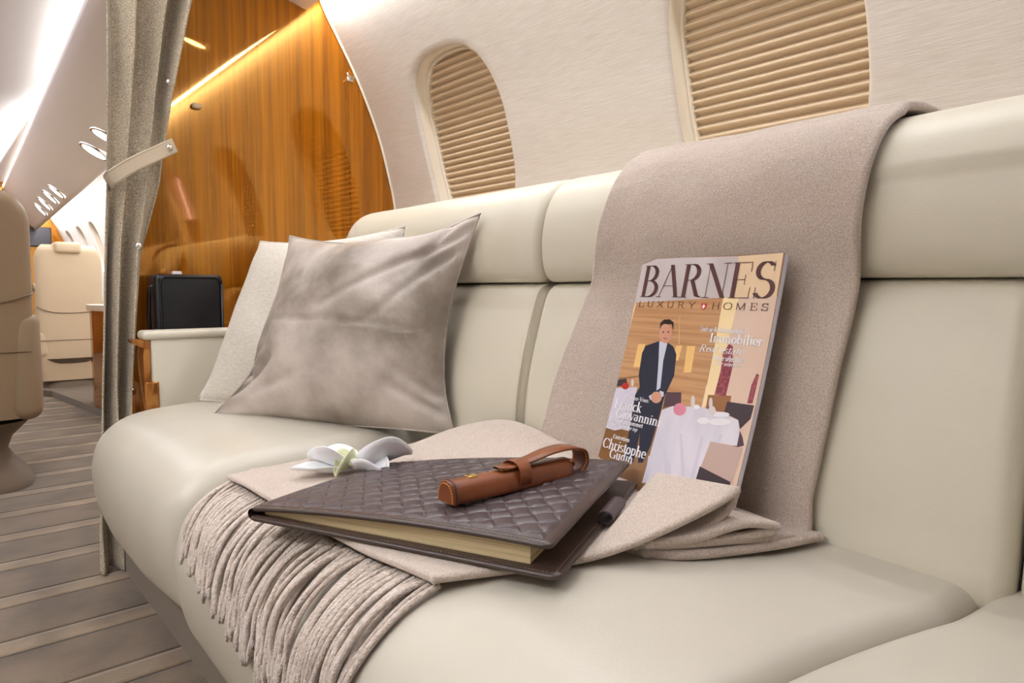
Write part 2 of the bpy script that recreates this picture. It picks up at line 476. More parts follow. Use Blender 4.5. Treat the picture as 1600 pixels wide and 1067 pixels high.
for i, y in enumerate(FARW): window(4 + i, y, .15, .25, 1.22)

mb = MB(); mb.box(-1.3, 1.5, -2.05, 10.1, -.04, 0)
structure(mb.build('floor', M['carpet'], smooth=False))

def cx_(y): return .545 + (y - 2.4) * .0357        # edge of the ceiling panel / service panel
def zb_near(y): return 1.781 + .0223 * (2.3 - y)
def zb_far(y): return 1.676 - .0447 * (y - 5.7)
VX = 1.10
mb = MB()
ys = np.linspace(-2.0, 10.0, 25)
mb.grid([[(x, y, 2.05 - .02*abs(x-.1)) for x in np.linspace(-.75, 1.35, 12)] for y in ys])
structure(mb.build('ceiling', M['ceil']))
def psu(name, y0, y1, zf, n, sgn=1):
    mb = MB(); rows = []
    for y in np.linspace(y0, y1, n):
        c = cx_(y); zb = zf(y)
        pts = [(c + .02, 1.985), (c, 1.985), (c - .004, 1.965), (c + .006, 1.952)]
        for t in (.1, .3, .5, .7, .9): pts.append((c + (VX - c)*t, 1.952 + (zb - 1.952)*t - .015*math.sin(PI*t)))
        pts += [(VX - .006, zb - .001), (VX, zb + .004), (VX + .002, zb + .02), (VX - .02, zb + .06)]
        if sgn < 0: pts = [(.35 - px + .0, pz) for px, pz in pts]
        rows.append([(px, y, pz) for px, pz in pts])
    mb.grid(rows)
    return structure(mb.build(name, M['psu']))
psu('trim_1', -2.0, 2.378, zb_near, 8)
psu('trim_2', 2.42, 10.0, zb_far, 14)
psu('trim_3', -2.0, 10.0, zb_near, 20, -1)

# wood partition across the cabin beside the sofa, and the aft one
mb = MB()
right = [(wx(z) - .001, z) for z in np.linspace(0, 1.95, 50)]
mb.prism([(.50, 0)] + right + [(1.0, 2.04), (.50, 2.04)], 'y', 2.38, 2.41)
structure(mb.build('wall_partition', M['wood'], angle=30))
mb = MB(); mb.tube([(wx(z) - .003, 2.374, z) for z in np.linspace(.3, 1.86, 50)], .005, 8)
structure(mb.build('trim_4', M['ivory']))
mb = MB(); mb.prism([(.55, 0)] + [(wx(z) - .001, z) for z in np.linspace(0, 1.95, 30)] + [(.9, 2.04), (-1.0, 2.04), (-1.0, 0)], 'y', 9.9, 9.95)
structure(mb.build('wall_aft', M['wood'], angle=30))
mb = MB(); mb.prism([(-1.2, 0), (1.47, 0), (1.47, 2.04), (-1.2, 2.04)], 'y', -2.04, -2.0)
structure(mb.build('wall_back', M['leftwall'], smooth=False))
# window sill ledge behind the sofa
mb = MB(); mb.rbox(1.27, 1.475, -1.95, 2.375, .86, .90, .01)
structure(mb.build('trim_5', M['ivory'], angle=40))
# raised plinth along the aft side wall
mb = MB(); mb.prism([(.86, 4.5), (.80, 5.2), (.72, 6.0), (.60, 6.25), (.60, 9.8), (1.42, 9.8), (1.42, 4.5)], 'z', 0, .045)
structure(mb.build('trim_6', M['plinth'], smooth=False))

# glowing cove strip along the ceiling edge
mb = MB(); mb.grid([[(cx_(y) - .012, y, 1.99), (cx_(y) - .006, y, 1.968)] for y in np.linspace(2.5, 9.85, 20)])
tag(mb.build('cove_light', M['ledstrip']), 'glowing cove light strip along the ceiling edge left of the curtain', 'light')

# ------------------------------------------------------------------ reading lights in the service panel
def reading_light(y, x, zf, label, L=.075, W=.024, group=None):
    c = cx_(y); zb = zf(y); t = (x - c) / (VX - c)
    z = 1.952 + (zb - 1.952)*t - .015*math.sin(PI*t)
    sl = Vector((VX - c, 0, zb - 1.952)).normalized(); n = Vector((sl.z, 0, -sl.x)); yy = Vector((0, 1, 0))
    r = empty('reading_light', (x, y, z), label, 'light', group)
    P = Vector((x, y, z))
    bez = MB(); rows = []
    for k, d in ((1.0, -.002), (1.0, .012), (.82, .013), (.78, .010)):
        rows.append([P + sl*(L*k*math.cos(2*PI*j/24)) + yy*(W*k*math.sin(2*PI*j/24)) + n*d for j in range(24)])
    bez.grid(rows, cv=True); bez.build('bezel', M['chrome'], r)
    le = MB(); le.add([P + sl*(L*.8*math.cos(2*PI*j/24)) + yy*(W*.8*math.sin(2*PI*j/24)) + n*.011 for j in range(24)], [tuple(range(24))])
    le.build('lens', M['led'], r)
reading_light(5.05, .95, zb_far, 'bright oval reading light partly behind the curtain edge', .085, .09)
reading_light(5.52, .975, zb_far, 'large bright oval reading light nearest left of the curtain', .10, .10)
for (y, x), lb in zip(((7.42, 1.0), (7.8, 1.0), (8.25, 1.01), (8.65, 1.02)),
    ('first small oval reading light of the far row, nearest the curtain', 'second small oval reading light of the far row from the curtain',
     'third small oval reading light of the far row from the curtain', 'last small oval reading light of the far row, farthest from the curtain')):
    reading_light(y, x, zb_far, lb, .085, .075, 'reading lights in the far ceiling panel')
reading_light(1.66, .93, zb_near, 'reading light above the sofa, mirrored as a bright spot high in the wood partition', .06, .028)
# ------------------------------------------------------------------ aft cabin furniture
M['chairseam'] = mat('chair_seam', sr(122, 102, 78), 0.5)
def lounge_chair(x0, x1, y, ztop, label, m, m2, zb=.28, arm=.04, pad=False, zarm=.70):
    cx = (x0 + x1)/2
    r = empty('lounge_chair', (cx, y, 0), label, 'chair')
    w = x1 - x0
    # backrest shell seen from behind: rounded top corners, slight taper
    prof = []
    mb = MB(); rows = []
    out = []
    n = 40
    for i in range(n + 1):
        t = i/n; z = zb + (ztop - zb)*t
        k = 1.0
        if z > ztop - .14: k = (1 - ((z - (ztop - .14))/.14)**2.6*.22)
        if t < .1: k *= .93 + .07*(t/.1)
        out.append((z, k))
    for z, k in out:
        hw = w/2*k; row = []
        lean = -.10*((z - zb)/(ztop - zb))
        th = .075 if z < ztop - .04 else .075*math.sqrt(max(0, 1 - ((z - ztop + .04)/.042)**2))
        for j in range(40):
            a = 2*PI*j/40; c, s_ = math.cos(a), math.sin(a)
            row.append((cx + math.copysign(abs(c)**.35, c)*hw, y - lean*0 + math.copysign(abs(s_)**.5, s_)*th + (z - zb)*(-.06) , z))
        rows.append(row)
    mb.grid(rows, cv=True)
    c0 = len(mb.v)
    for row, f in ((rows[0], 1), (rows[-1], 1)):
        o = len(mb.v); mb.v += [tuple(p) for p in row] + [tuple(np.mean(np.array(row), 0))]
        for j in range(40): mb.f.append((o+j, o+(j+1) % 40, o+40)); mb.m.append(0)
    mb.build('backrest', m, r)
    # curved piping across the back and pocket seam
    def seam(zc, dip, rr):
        pts = []
        for t in np.linspace(-1, 1, 30):
            z = zc + dip*abs(t)**3
            pts.append((cx + t*w/2*1.0, y - .0765 + (z - zb)*(-.06) + (.03 if abs(t) > .98 else 0), z))
        q = MB(); q.tube(pts, rr, 8); q.build('piping', M['chairseam'], r)
    seam(zb + (ztop - zb)*.50, .05, .0035)
    seam(zb + (ztop - zb)*.30, .0, .0025)
    if pad:
        q = MB(); q.rbox(cx - w*.22, cx + w*.18, y - .16, y + .06, ztop - .065, ztop + .02, .025, 4); q.build('headrest', m, r)
    q = MB(); q.rbox(x0 + .03, x1 - .03, y, y + .58, .30, .46, .05, 4); q.build('seat', m, r)
    for s, xx in ((-1, x0), (1, x1)):
        q = MB(); xa, xb = (xx - .02, xx + .09) if s < 0 else (xx - .09, xx + .02)
        q.rbox(xa, xb, y - .09, y + .52, .27, zarm, .05, 5); q.build('armrest', m, r)
    q = MB(); q.sphere((x1 + .012, y + .02, zb + (ztop - zb)*.58), .008, .02, .02); q.build('recline_button', M['chairtan'], r)
    q = MB(); rows = []
    for z, k in ((0, .30), (.02, .30), (.05, .27), (.14, .22), (.20, .24), (.27, .30)):
        rows.append([(cx + math.copysign(abs(math.cos(a))**.5, math.cos(a))*k*w/.65*1.05, y + .2 + math.copysign(abs(math.sin(a))**.5, math.sin(a))*(k + .02), z) for a in np.linspace(0, 2*PI, 33)[:-1]])
    q.grid(rows, cv=True); q.build('base', M['plinth'], r)
    return r
lounge_chair(-.30, .345, 3.34, 1.165, 'taupe leather lounge chair seen from behind at the far left edge', M['chairback'], 0)
lounge_chair(.665, 1.10, 6.25, 1.13, 'sand leather lounge chair with head pad in the far cabin', M['chairtan'], 0, zb=.10, pad=True, zarm=.5)

# side cabinet between the far chair and the curtain
cab = empty('side_cabinet', (.95, 4.85, 0), 'dark wood side cabinet with leather top, left of the curtain', 'cabinet')
q = MB(); q.prism([(.855, 4.62), (.82, 4.95), (.855, 5.25), (1.2, 5.25), (1.2, 4.62)], 'z', .05, .66); q.build('body', M['wood_t'], cab, angle=30)
q = MB(); q.prism([(.84, 4.60), (.80, 4.95), (.84, 5.27), (1.2, 5.27), (1.2, 4.60)], 'z', .66, .695); q.build('top', M['chairtan'], cab, angle=30)
q = MB(); q.box(.90, 1.1, 4.608, 4.622, .12, .63); d = q.build('door', M['wood_t'], cab, smooth=False)
q = MB(); q.rbox(.912, .924, 4.595, 4.608, .55, .60, .004); q.build('handle', M['chrome'], d)
q = MB(); q.rbox(.862, .880, 4.60, 4.625, .52, .60, .006); q.build('latch', M['chrome'], cab)

mon = empty('wall_monitor', (1.13, 9.86, 1.5), 'dark flat monitor on the far wood wall', 'monitor')
q = MB(); q.rbox(.99, 1.25, 9.85, 9.9, 1.31, 1.54, .008); q.build('housing', M['dark'], mon, angle=40)
q = MB(); q.box(1.0, 1.24, 9.846, 9.85, 1.32, 1.53); q.build('screen', M['screen'], mon, smooth=False)

# ------------------------------------------------------------------ curtain
XL = ([1.75, .455], [1.6, .446], [1.1, .424], [.9, .413], [.7, .40], [.5, .388], [.3, .372], [.12, .352], [0, .345])
XR = ([1.75, .690], [1.6, .652], [1.35, .600], [1.1, .565], [.9, .515], [.7, .495], [.5, .478], [.3, .462], [.12, .447], [0, .441])
def ip(T, z):
    T = sorted(T); return float(np.interp(z, [t[0] for t in T], [t[1] for t in T]))
cur = empty('curtain', (.5, 2.25, 0), 'grey brown wool door curtain gathered by a leather strap', 'curtain')
def cur_pt(u, z, off=0.0):
    xl, xr = ip(XL, z), ip(XR, z); w = xr - xl
    tie = math.exp(-((z - 1.13)/.22)**2)
    amp = .034*(1 - .55*tie) * (1 if z > .3 else .75 + .25*z/.3)
    ph = 2.6*u + .35*z + .25*noise.noise(Vector((u*1.5, z*1.3, 4)))
    s = math.sin(2*PI*ph)
    y = 2.262 - amp*s - .012*math.sin(4*PI*ph + .6)*(1 - tie) + .01*noise.noise(Vector((u*5, z*3, 1)))
    if z < .5: y -= .13*((.5 - z)/.5)**1.3
    uu = u + .075*math.sin(2*PI*ph + 1.1)*min(u, 1 - u)*4*.8
    return (xl + w*min(max(uu, 0), 1.0), y - off, z)
mb = MB()
zs = np.linspace(1.86, .004, 110)
mb.grid([[cur_pt(u, z) for u in np.linspace(0, 1, 120)] for z in zs])
cl = mb.build('cloth', M['curtain'], cur)
so = cl.modifiers.new('thick', 'SOLIDIFY'); so.thickness = .004; so.offset = 0
for z, u in ((1.405, .93), (.912, .80), (.48, .96)):
    p = cur_pt(u, z); q = MB()
    q.sphere((p[0], p[1] - .008, p[2]), .0105, .006, .0105); q.build('snap', M['chrome'], cur)
tie_root = empty('curtain_tieback', (.5, 2.2, 1.15), 'cream leather tieback strap around the grey brown curtain', 'tieback')
mb = MB(); rows = []
path = spline([(.480, 2.345, 1.085), (.436, 2.30, 1.088), (.424, 2.235, 1.094), (.438, 2.205, 1.106), (.480, 2.198, 1.138), (.54, 2.205, 1.176), (.590, 2.222, 1.207), (.602, 2.226, 1.214)], 60)
for p in path:
    rows.append([(p[0] - .008, p[1], p[2] + .02), (p[0] - .0072, p[1] - .003, p[2] + .018), (p[0] + .0072, p[1] - .003, p[2] - .018), (p[0] + .008, p[1], p[2] - .02),
                 (p[0] + .0072, p[1] + .003, p[2] - .018), (p[0] - .0072, p[1] + .003, p[2] + .018)])
mb.grid(rows, cv=True); mb.f.append(tuple(range(len(mb.v)-6, len(mb.v)))); mb.m.append(0)
mb.build('strap', M['strap'], tie_root, angle=40)
q = MB(); q.sphere((.583, 2.212, 1.203), .009, .006, .009); q.build('stud', M['chrome'], tie_root)
mb = MB()
for sg in (1, -1):
    mb.tube([(p[0] - sg*.0062, p[1] - .0032, p[2] + sg*.0155) for p in path[14:]], .0008, 5)
mb.build('stitching', M['seam'], tie_root)

# hook and pale knob on the wood partition
hk = empty('coat_hook', (1.25, 2.38, 1.57), 'small chrome coat hook on the wood partition', 'hook')
q = MB(); q.tube([(1.262, 2.379, 1.572), (1.262, 2.355, 1.572), (1.257, 2.34, 1.568), (1.242, 2.335, 1.566), (1.232, 2.334, 1.570), (1.229, 2.334, 1.578)], .0045, 8); q.build('prong', M['chrome'], hk)
q = MB(); q.rbox(1.25, 1.275, 2.372, 2.38, 1.562, 1.582, .003); q.build('plate', M['chrome'], hk)
mb = MB(); mb.rbox(.695, .728, 2.362, 2.38, 1.368, 1.385, .008, 4)
tag(mb.build('door_catch', M['chairtan'], None), 'small pale oval catch high on the wood partition', 'catch')

# ------------------------------------------------------------------ black case behind the armrest
bag = empty('leather_case', (.64, 2.29, .5), 'black leather case standing behind the cream armrest', 'case')
q = MB(); q.rbox(.538, .735, 2.245, 2.355, .50, .832, .014, 4); q.build('body', M['black'], bag)
q = MB()
def rr(x0, x1, z0, z1, r, k=6):
    pts = []
    for cx, cz, a0 in ((x1-r, z1-r, 0), (x0+r, z1-r, 90), (x0+r, z0+r, 180), (x1-r, z0+r, 270)):
        for i in range(k+1):
            a = math.radians(a0 + 90*i/k); pts.append((cx + r*math.cos(a), cz + r*math.sin(a)))
    return pts
loop = [(p[0], 2.243, p[1]) for p in rr(.552, .730, .51, .824, .02)]
q.tube(loop + [loop[0]], .004, 6); q.build('piping', M['black'], bag)
q = MB(); q.tube([(.548, 2.28, .80), (.530, 2.28, .79), (.526, 2.28, .7), (.530, 2.28, .6)], .006, 6); q.build('handle', M['black'], bag)
q = MB(); q.rbox(.60, .628, 2.29, 2.31, .828, .842, .004); q.build('tag', M['paper'], bag)
# box the case stands on, behind the armrest
mb = MB(); mb.box(.50, 1.25, 2.205, 2.378, 0, .5)
structure(mb.build('trim_7', M['wood_t'], smooth=False))
# ------------------------------------------------------------------ sofa
sofa = empty('sofa', (.75, .6, 0), 'long cream leather divan sofa under the oval windows', 'sofa')
def seat_prof(top=.45):
    return [(.98, top - .014), (.80, top + .004), (.65, top + .010), (.52, top + .006), (.43, top - .006), (.375, top - .03), (.338, top - .07), (.322, top - .13), (.324, top - .19), (.335, top - .245), (.352, top - .285), (.40, top - .305), (.70, top - .305), (.98, top - .30)]
def seat_disp(y0, y1, amp):
    def f(x, y, z, n):
        if z < .40 and x > .45: return 0
        t = (y - (y0 + y1)/2) / ((y1 - y0)/2)
        return amp*(1 - abs(t)**2.5) - amp*.4 + .0018*ns3(x, y, z, 7)
    return f
for y0, y1, r, r2, tp, amp in ((1.338, 2.115, .05, .085, .458, .016), (.212, 1.335, .030, .055, .438, .010), (-.93, .210, .05, .030, .440, .014)):
    mb = MB(); cushion(mb, seat_prof(tp), y0, y1, r, n=110, disp=seat_disp(y0, y1, amp), ns=12, mid=40, r2=r2, yoff=lambda x, y: .23*(.90 - x)*min(max((.80 - y)/.55, 0), 1))
    mb.build('seat_cushion', M['leather'], sofa)
BP = [(.888, .42), (.890, .50), (.898, .58), (.915, .66), (.936, .73), (.950, .768), (.963, .787), (.985, .796), (1.03, .796), (1.08, .78), (1.09, .70), (1.06, .50), (1.04, .42), (.96, .415)]
for y0, y1 in ((1.008, 1.95), (.188, 1.004), (-.93, .184)):
    mb = MB(); cushion(mb, BP, y0, y1, .026, n=90, mid=24, disp=lambda x, y, z, n: .0015*ns3(x, y, z, 8))
    mb.build('backrest_cushion', M['leather_back'], sofa)
HP = [(.985, .798), (.958, .803), (.943, .828), (.938, .87), (.942, .91), (.955, .95), (.980, .985), (1.02, 1.008), (1.09, 1.018), (1.18, 1.008), (1.25, .98), (1.29, .93), (1.28, .86), (1.22, .805), (1.10, .798)]
for y0, y1, r2 in ((1.008, 1.90, .10), (-.2, 1.003, .022), (-.95, -.205, .022)):
    mb = MB()
    cushion(mb, HP, y0, y1, .022, n=100, mid=30, r2=r2, disp=lambda x, y, z, n: .0015*ns3(x, y, z, 6) + (.010*max(0, (.9 - y)) if z > .93 else 0) + .004*max(0, .5 - y))
    mb.build('headrest_bolster', M['leather_back'], sofa)
# stitched welt beside the seams
for yy in (1.004,):
    mb = MB(); mb.tube([(p[0] - .0005, yy + .012, p[1]) for p in spline(BP[1:8], 30)], .0016, 6)
    mb.build('welt', M['leather_back'], sofa)
mb = MB(); mb.box(.402, 1.20, -.95, 2.10, 0, .158); mb.build('base', M['plinth'], sofa, smooth=False)
mb = MB(); mb.rbox(1.05, 1.24, -.95, 1.94, .14, .82, .02); mb.build('back_frame', M['leather_back'], sofa, angle=40)
mb = MB(); mb.box(.44, 1.05, -.94, 2.08, .155, .165); mb.build('seat_frame', M['dark'], sofa, smooth=False)
# end armrest: cream panel with gloss wood edge
mb = MB(); mb.rbox(.492, 1.06, 2.135, 2.20, .30, .648, .010, 3); ar = mb.build('armrest', M['leather_back'], sofa)
mb = MB(); mb.rbox(.474, 1.08, 2.128, 2.205, .640, .668, .012, 4); mb.build('armrest_pad', M['leather_back'], ar)
mb = MB(); mb.prism([(.476, .30), (.492, .30), (.492, .64), (.480, .64), (.474, .60)], 'y', 2.133, 2.20); mb.build('wood_edge', M['wood_t'], ar, angle=30)
mb = MB(); mb.rbox(.478, .512, 2.130, 2.204, .40, .522, .004); mb.build('wood_block', M['wood_t'], ar, angle=40)
mb = MB(); mb.prism([(.488, .640), (.486, .618), (.470, .622), (.450, .634), (.446, .642), (.460, .646)], 'y', 2.14, 2.19); mb.build('catch', M['wood_t'], ar, angle=30)

# ------------------------------------------------------------------ pillows
def pillow(mb, TL, TR, BR, BL, T, n=64, pin=.05, disp=None, tback=None, edge=None, pw=.55):
    TL, TR, BR, BL = (Vector(p) for p in (TL, TR, BR, BL))
    nv = ((TR - TL).cross(BL - TL)).normalized()
    camdir = Vector((0, 0, .78)) - (TL + BR)/2
    if nv.dot(camdir) < 0: nv = -nv
    C0 = (TL + TR + BR + BL)/4
    def pt(u, v, side):
        a, b = 2*u - 1, 2*v - 1
        # pinched sides
        ea = a*(1 - pin*(1 - b*b)**1.0*abs(a)**1.5); eb = b*(1 - (pin if b < 0 else -.02)*(1 - a*a)**1.0*abs(b)**1.5)
        uu, vv = (ea + 1)/2, (eb + 1)/2
        p = TL*(1-uu)*(1-vv) + TR*uu*(1-vv) + BR*uu*vv + BL*(1-uu)*vv
        h = ((1 - a**2)*(1 - b**2))
        h = max(h, 0)**pw
        d = T*h if side > 0 else -(tback if tback is not None else T)*h
        if disp and side > 0: d += disp(u, v)*min(1, h*4)
        p = p + nv*d
        if edge: p = p + edge(u, v)
        return p
    N = n
    fr = [[pt(i/N, j/N, 1) for i in range(N+1)] for j in range(N+1)]
    bk = [[pt(i/N, j/N, -1) for i in range(N+1)] for j in range(N+1)]
    mb.grid(fr); mb.grid(bk, flip=True)
    # close the seam with a thin welt
    path = [pt(i/N, 0, 1) for i in range(N)] + [pt(1, j/N, 1) for j in range(N)] + [pt(1 - i/N, 1, 1) for i in range(N)] + [pt(0, 1 - j/N, 1) for j in range(N+1)]
    return path, pt
def build_pillow(name, label, m, corners, T, disp=None, **kw):
    r = empty(name, Vector(corners[3]), label, 'pillow')
    mb = MB(); path, pt = pillow(mb, *corners, T, disp=disp, **kw)
    o = mb.build('cover', m, r)
    q = MB(); q.tube(path, .0028, 6, cap=False); q.build('seam', m, r)
    return r
def lin_d(u, v): return .006*noise.noise(Vector((u*4, v*4, 3))) + .010*math.exp(-((u + .1 - v*.25)/.08)**2)*0
build_pillow('linen_pillow', 'pale beige linen pillow leaning behind the taupe velvet one', M['linen'],
             ((.765, 2.00, .925), (.905, 1.44, .937), (.90, 1.46, .485), (.585, 2.02, .476)), .085, disp=lin_d, pin=.09, pw=.55)
def vel_d(u, v):
    d = .010*noise.noise(Vector((u*2.5, v*2.5, 9))) + .004*noise.noise(Vector((u*9, v*9, 2)))
    # creases running from the right corners and from the lower left corner
    def crease(x0, y0, x1, y1, w, a):
        dx, dy = x1-x0, y1-y0; L2 = dx*dx+dy*dy
        t = max(0, min(1, ((u-x0)*dx+(v-y0)*dy)/L2)); dd = math.hypot(u-x0-t*dx, v-y0-t*dy)
        return a*math.exp(-(dd/w)**2)*(1 - t*.7)
    d -= crease(1.0, .05, .45, .45, .022, .016) + crease(1.0, .12, .70, .50, .02, .014) + crease(.9, .0, .80, .30, .02, .014)
    d -= crease(0.0, .88, .20, .70, .03, .048) + crease(0.02, .78, .12, .56, .03, .036) + crease(.0, .97, .35, .80, .025, .012)
    d -= crease(1.0, .93, .78, .80, .02, .018) + crease(.98, .84, .80, .72, .02, .014)
    d -= crease(.15, .50, .95, .55, .010, .005)
    d -= crease(.35, .02, .25, .28, .022, .008)
    d += crease(.05, .92, .25, .88, .03, .014)
    return d
build_pillow('velvet_pillow', 'taupe velvet pillow in front of the beige linen one', M['velvet'],
             ((.735, 1.72, .922), (.935, 1.185, .936), (.868, 1.205, .475), (.575, 1.76, .470)), .095, disp=vel_d, pin=.15, pw=.55, tback=.05,
             edge=lambda u, v: Vector((0, -.004, .012))*math.exp(-((1-u)**2 + v**2)/.015) + Vector((-.03, .01, -.004))*math.exp(-(u**2 + (1-v)**2)/.02) + Vector((.0, -.012, -.004))*math.exp(-((1-u)**2 + (1-v)**2)/.02))

# ------------------------------------------------------------------ throw blanket
throw = MB()
def thick_sheet(mb, f, nu, nv, th, mi=0):
    """closed sheet of thickness th with rounded rim around surface f(u,v)->Vector"""
    P = [[Vector(f(i/nu, j/nv)) for j in range(nv+1)] for i in range(nu+1)]
    N = [[None]*(nv+1) for _ in range(nu+1)]
    for i in range(nu+1):
        for j in range(nv+1):
            a = P[min(i+1, nu)][j] - P[max(i-1, 0)][j]; b = P[i][min(j+1, nv)] - P[i][max(j-1, 0)]
            n = a.cross(b)
            N[i][j] = n.normalized() if n.length > 1e-9 else Vector((0, 0, 1))
    top = [[P[i][j] + N[i][j]*th*.5 for j in range(nv+1)] for i in range(nu+1)]
    bot = [[P[i][j] - N[i][j]*th*.5 for j in range(nv+1)] for i in range(nu+1)]
    mb.grid(top, mi=mi); mb.grid(bot, flip=True, mi=mi)
    def rim(seq):
        rows = []
        for (i, j, ii, jj) in seq:
            out = (P[i][j] - P[ii][jj]); out = out - N[i][j]*out.dot(N[i][j])
            out = out.normalized() if out.length > 1e-9 else Vector((0, 0, 0))
            rows.append([P[i][j] + N[i][j]*(th*.5*math.cos(a)) + out*(th*.5*math.sin(a)) for a in np.linspace(0, PI, 7)])
        mb.grid(rows, mi=mi)
    rim([(i, 0, i, 1) for i in range(nu+1)]); rim([(i, nv, i, nv-1) for i in range(nu+1)])
    for i, j in ((0, 0), (0, nv), (nu, 0), (nu, nv)): mb.sphere(P[i][j], th*.55, th*.55, th*.55, 6, 10, mi)
    rim([(0, j, 1, j) for j in range(nv+1)]); rim([(nu, j, nu-1, j) for j in range(nv+1)])

# drape over the sofa back: path in (x,z)
drape = spline([(1.30, .93), (1.26, .985), (1.18, 1.018), (1.09, 1.028), (1.015, 1.020), (.972, .995), (.945, .955), (.930, .91), (.926, .865), (.934, .825), (.938, .79), (.930, .755), (.912, .69), (.893, .60), (.882, .52), (.877, .475), (.868, .462)], 120)
zsD = drape[:, 1]
def ylim(s):
    # left and right rim along the drape, s = 0 (behind the top) .. 1 (seat)
    l = np.interp(s, [0, .28, .40, .55, .70, 1], [.80, .805, .80, .825, .855, .93])
    r = np.interp(s, [0, .25, .32, .40, .55, .75, .95, 1], [.36, .352, .352, .362, .378, .398, .412, .405])
    return l, r
def drape_f(u, v):
    i = v*(len(drape)-1); a = int(i); b = min(a+1, len(drape)-1); t = i - a
    x, z = drape[a]*(1-t) + drape[b]*t
    l, r = ylim(v); y = l + (r - l)*u + .006*math.sin(v*9 + 1)*(1 - 2*u)
    w = .005*noise.noise(Vector((y*7 + z*5, z*4, 1.5))) + .003*noise.noise(Vector((y*16 - z*9, z*9, 3)))
    k = min(1, 6*u, 6*(1-u)) if v < .9 else 1
    return (x - .007 - max(-.004, w), y, z + (.006 if v < .35 else 0) + w*.3)
thick_sheet(throw, drape_f, 50, 110, .013)

def coons(c0, c1, d0, d1):
    """patch between boundary curves c0,c1 (u direction) and d0,d1 (v direction)"""
    c0, c1, d0, d1 = (np.array(spline(c, 40)) for c in (c0, c1, d0, d1))
    def at(c, t):
        i = t*39; a = int(i); b = min(a+1, 39); return c[a]*(1-(i-a)) + c[b]*(i-a)
    def f(u, v):
        return ((1-v)*at(c0, u) + v*at(c1, u) + (1-u)*at(d0, v) + u*at(d1, v)
                - ((1-u)*(1-v)*c0[0] + u*(1-v)*c0[-1] + (1-u)*v*c1[0] + u*v*c1[-1]))
    return f
# bottom layer lying on the seat: continues from the drape
Z0 = .4575
NO = Vector((.333, .940, 0)); E1 = (Vector((.512, .520, 0)) - NO); N1 = E1.length; E1.normalize()
E2 = Vector((-E1.y, E1.x, 0)); N2 = .319
def zbot(s, t):
    """underside of the notebook"""
    a, b = min(max(s/N1, 0), 1), min(max(t/N2, 0), 1)
    return .4635 + .0245*a*b - .003*(1 - a)*b
def under_book(p, gap=.007):
    """highest z the throw may reach at p so that it stays below the notebook"""
    q = Vector((p[0], p[1], 0)) - NO; s_, t_ = q.dot(E1), q.dot(E2)
    ds = max(-s_, 0, s_ - N1 - .012); dt = max(-t_ - .004, 0, t_ - N2); d = math.hypot(ds, dt)
    return zbot(s_, t_) - gap + max(0, d - .004)*1.3
A = coons([(.880, .93, Z0+.004), (.872, .66, Z0+.004), (.870, .393, Z0+.004)],
          [(.640, .82, Z0-.002), (.645, .64, Z0-.002), (.664, .512, Z0)],
          [(.880, .93, Z0+.004), (.76, .88, Z0), (.640, .82, Z0-.002)],
          [(.870, .393, Z0+.004), (.80, .424, Z0), (.70, .472, Z0), (.664, .512, Z0)])
def lay(f, nu, nv, th, gap=.012):
    def g(u, v):
        p = np.array(f(u, v)); p[2] = min(p[2], under_book(p, gap)); return p
    thick_sheet(throw, g, nu, nv, th)
lay(A, 30, 30, .012)
A2 = coons([(.87, .80, .468), (.868, .62, .468), (.838, .413, .4645)],
          [(.650, .80, .465), (.650, .65, .466), (.655, .520, .4675)],
          [(.87, .80, .468), (.76, .80, .466), (.650, .80, .465)],
          [(.838, .413, .4645), (.75, .450, .470), (.69, .486, .469), (.655, .520, .4675)])
lay(A2, 30, 30, .011)
B = coons([(.87, .80, .482), (.845, .62, .486), (.806, .418, .4835)],
          [(.655, .80, .475), (.655, .65, .476), (.655, .500, .4755)],
          [(.87, .80, .482), (.76, .80, .478), (.655, .80, .475)],
          [(.806, .418, .4835), (.768, .434, .486), (.712, .463, .480), (.655, .500, .4755)])
def Bf(u, v):
    p = np.array(B(u, v)); p[2] += .006*math.sin(PI*min(v*1.6, 1))*(u**2); return p
lay(Bf, 30, 30, .011)
throw.tube(spline([(.800, .421, .478), (.76, .442, .4745), (.71, .470, .4725), (.66, .508, .471)], 16).tolist(), .0058, 10)
# top sheet: from its lifted tip at the right, under the notebook to the fringe at the sofa front
R_edge = [(.758, .446, .533), (.735, .456, .520), (.700, .472, .505), (.638, .502, .482), (.590, .539, .463), (.53, .575, .456), (.47, .600, .457), (.425, .622, .456)]
L_edge = [(.885, .88, .500), (.87, 1.02, .500), (.82, 1.13, .485), (.70, 1.15, .468), (.55, 1.20, .462), (.405, 1.232, .450)]
F_edge = [(.425, .622, .456), (.408, .75, .458), (.402, .92, .458), (.402, 1.08, .458), (.405, 1.232, .450)]
K_edge = [(.758, .446, .533), (.772, .54, .524), (.786, .63, .514), (.798, .72, .502), (.84, .80, .495), (.885, .88, .500)]
D = coons(K_edge, F_edge, R_edge, L_edge)
def sheet_top(u, v):
    p = D(u, v)
    e = min(1, 8*u, 8*(1-u), 8*v)
    ridge = .028*math.exp(-((u - .93)/.12)**2)*math.exp(-((v - .22)/.17)**2)
    p = p + np.array([0, 0, ridge + e*(.0035*noise.noise(Vector((p[0]*9, p[1]*9, 2))))])
    p[2] = max(min(p[2], under_book(p, .006)), .4555 if p[0] > .44 else .448)
    return p
thick_sheet(throw, sheet_top, 90, 90, .010)
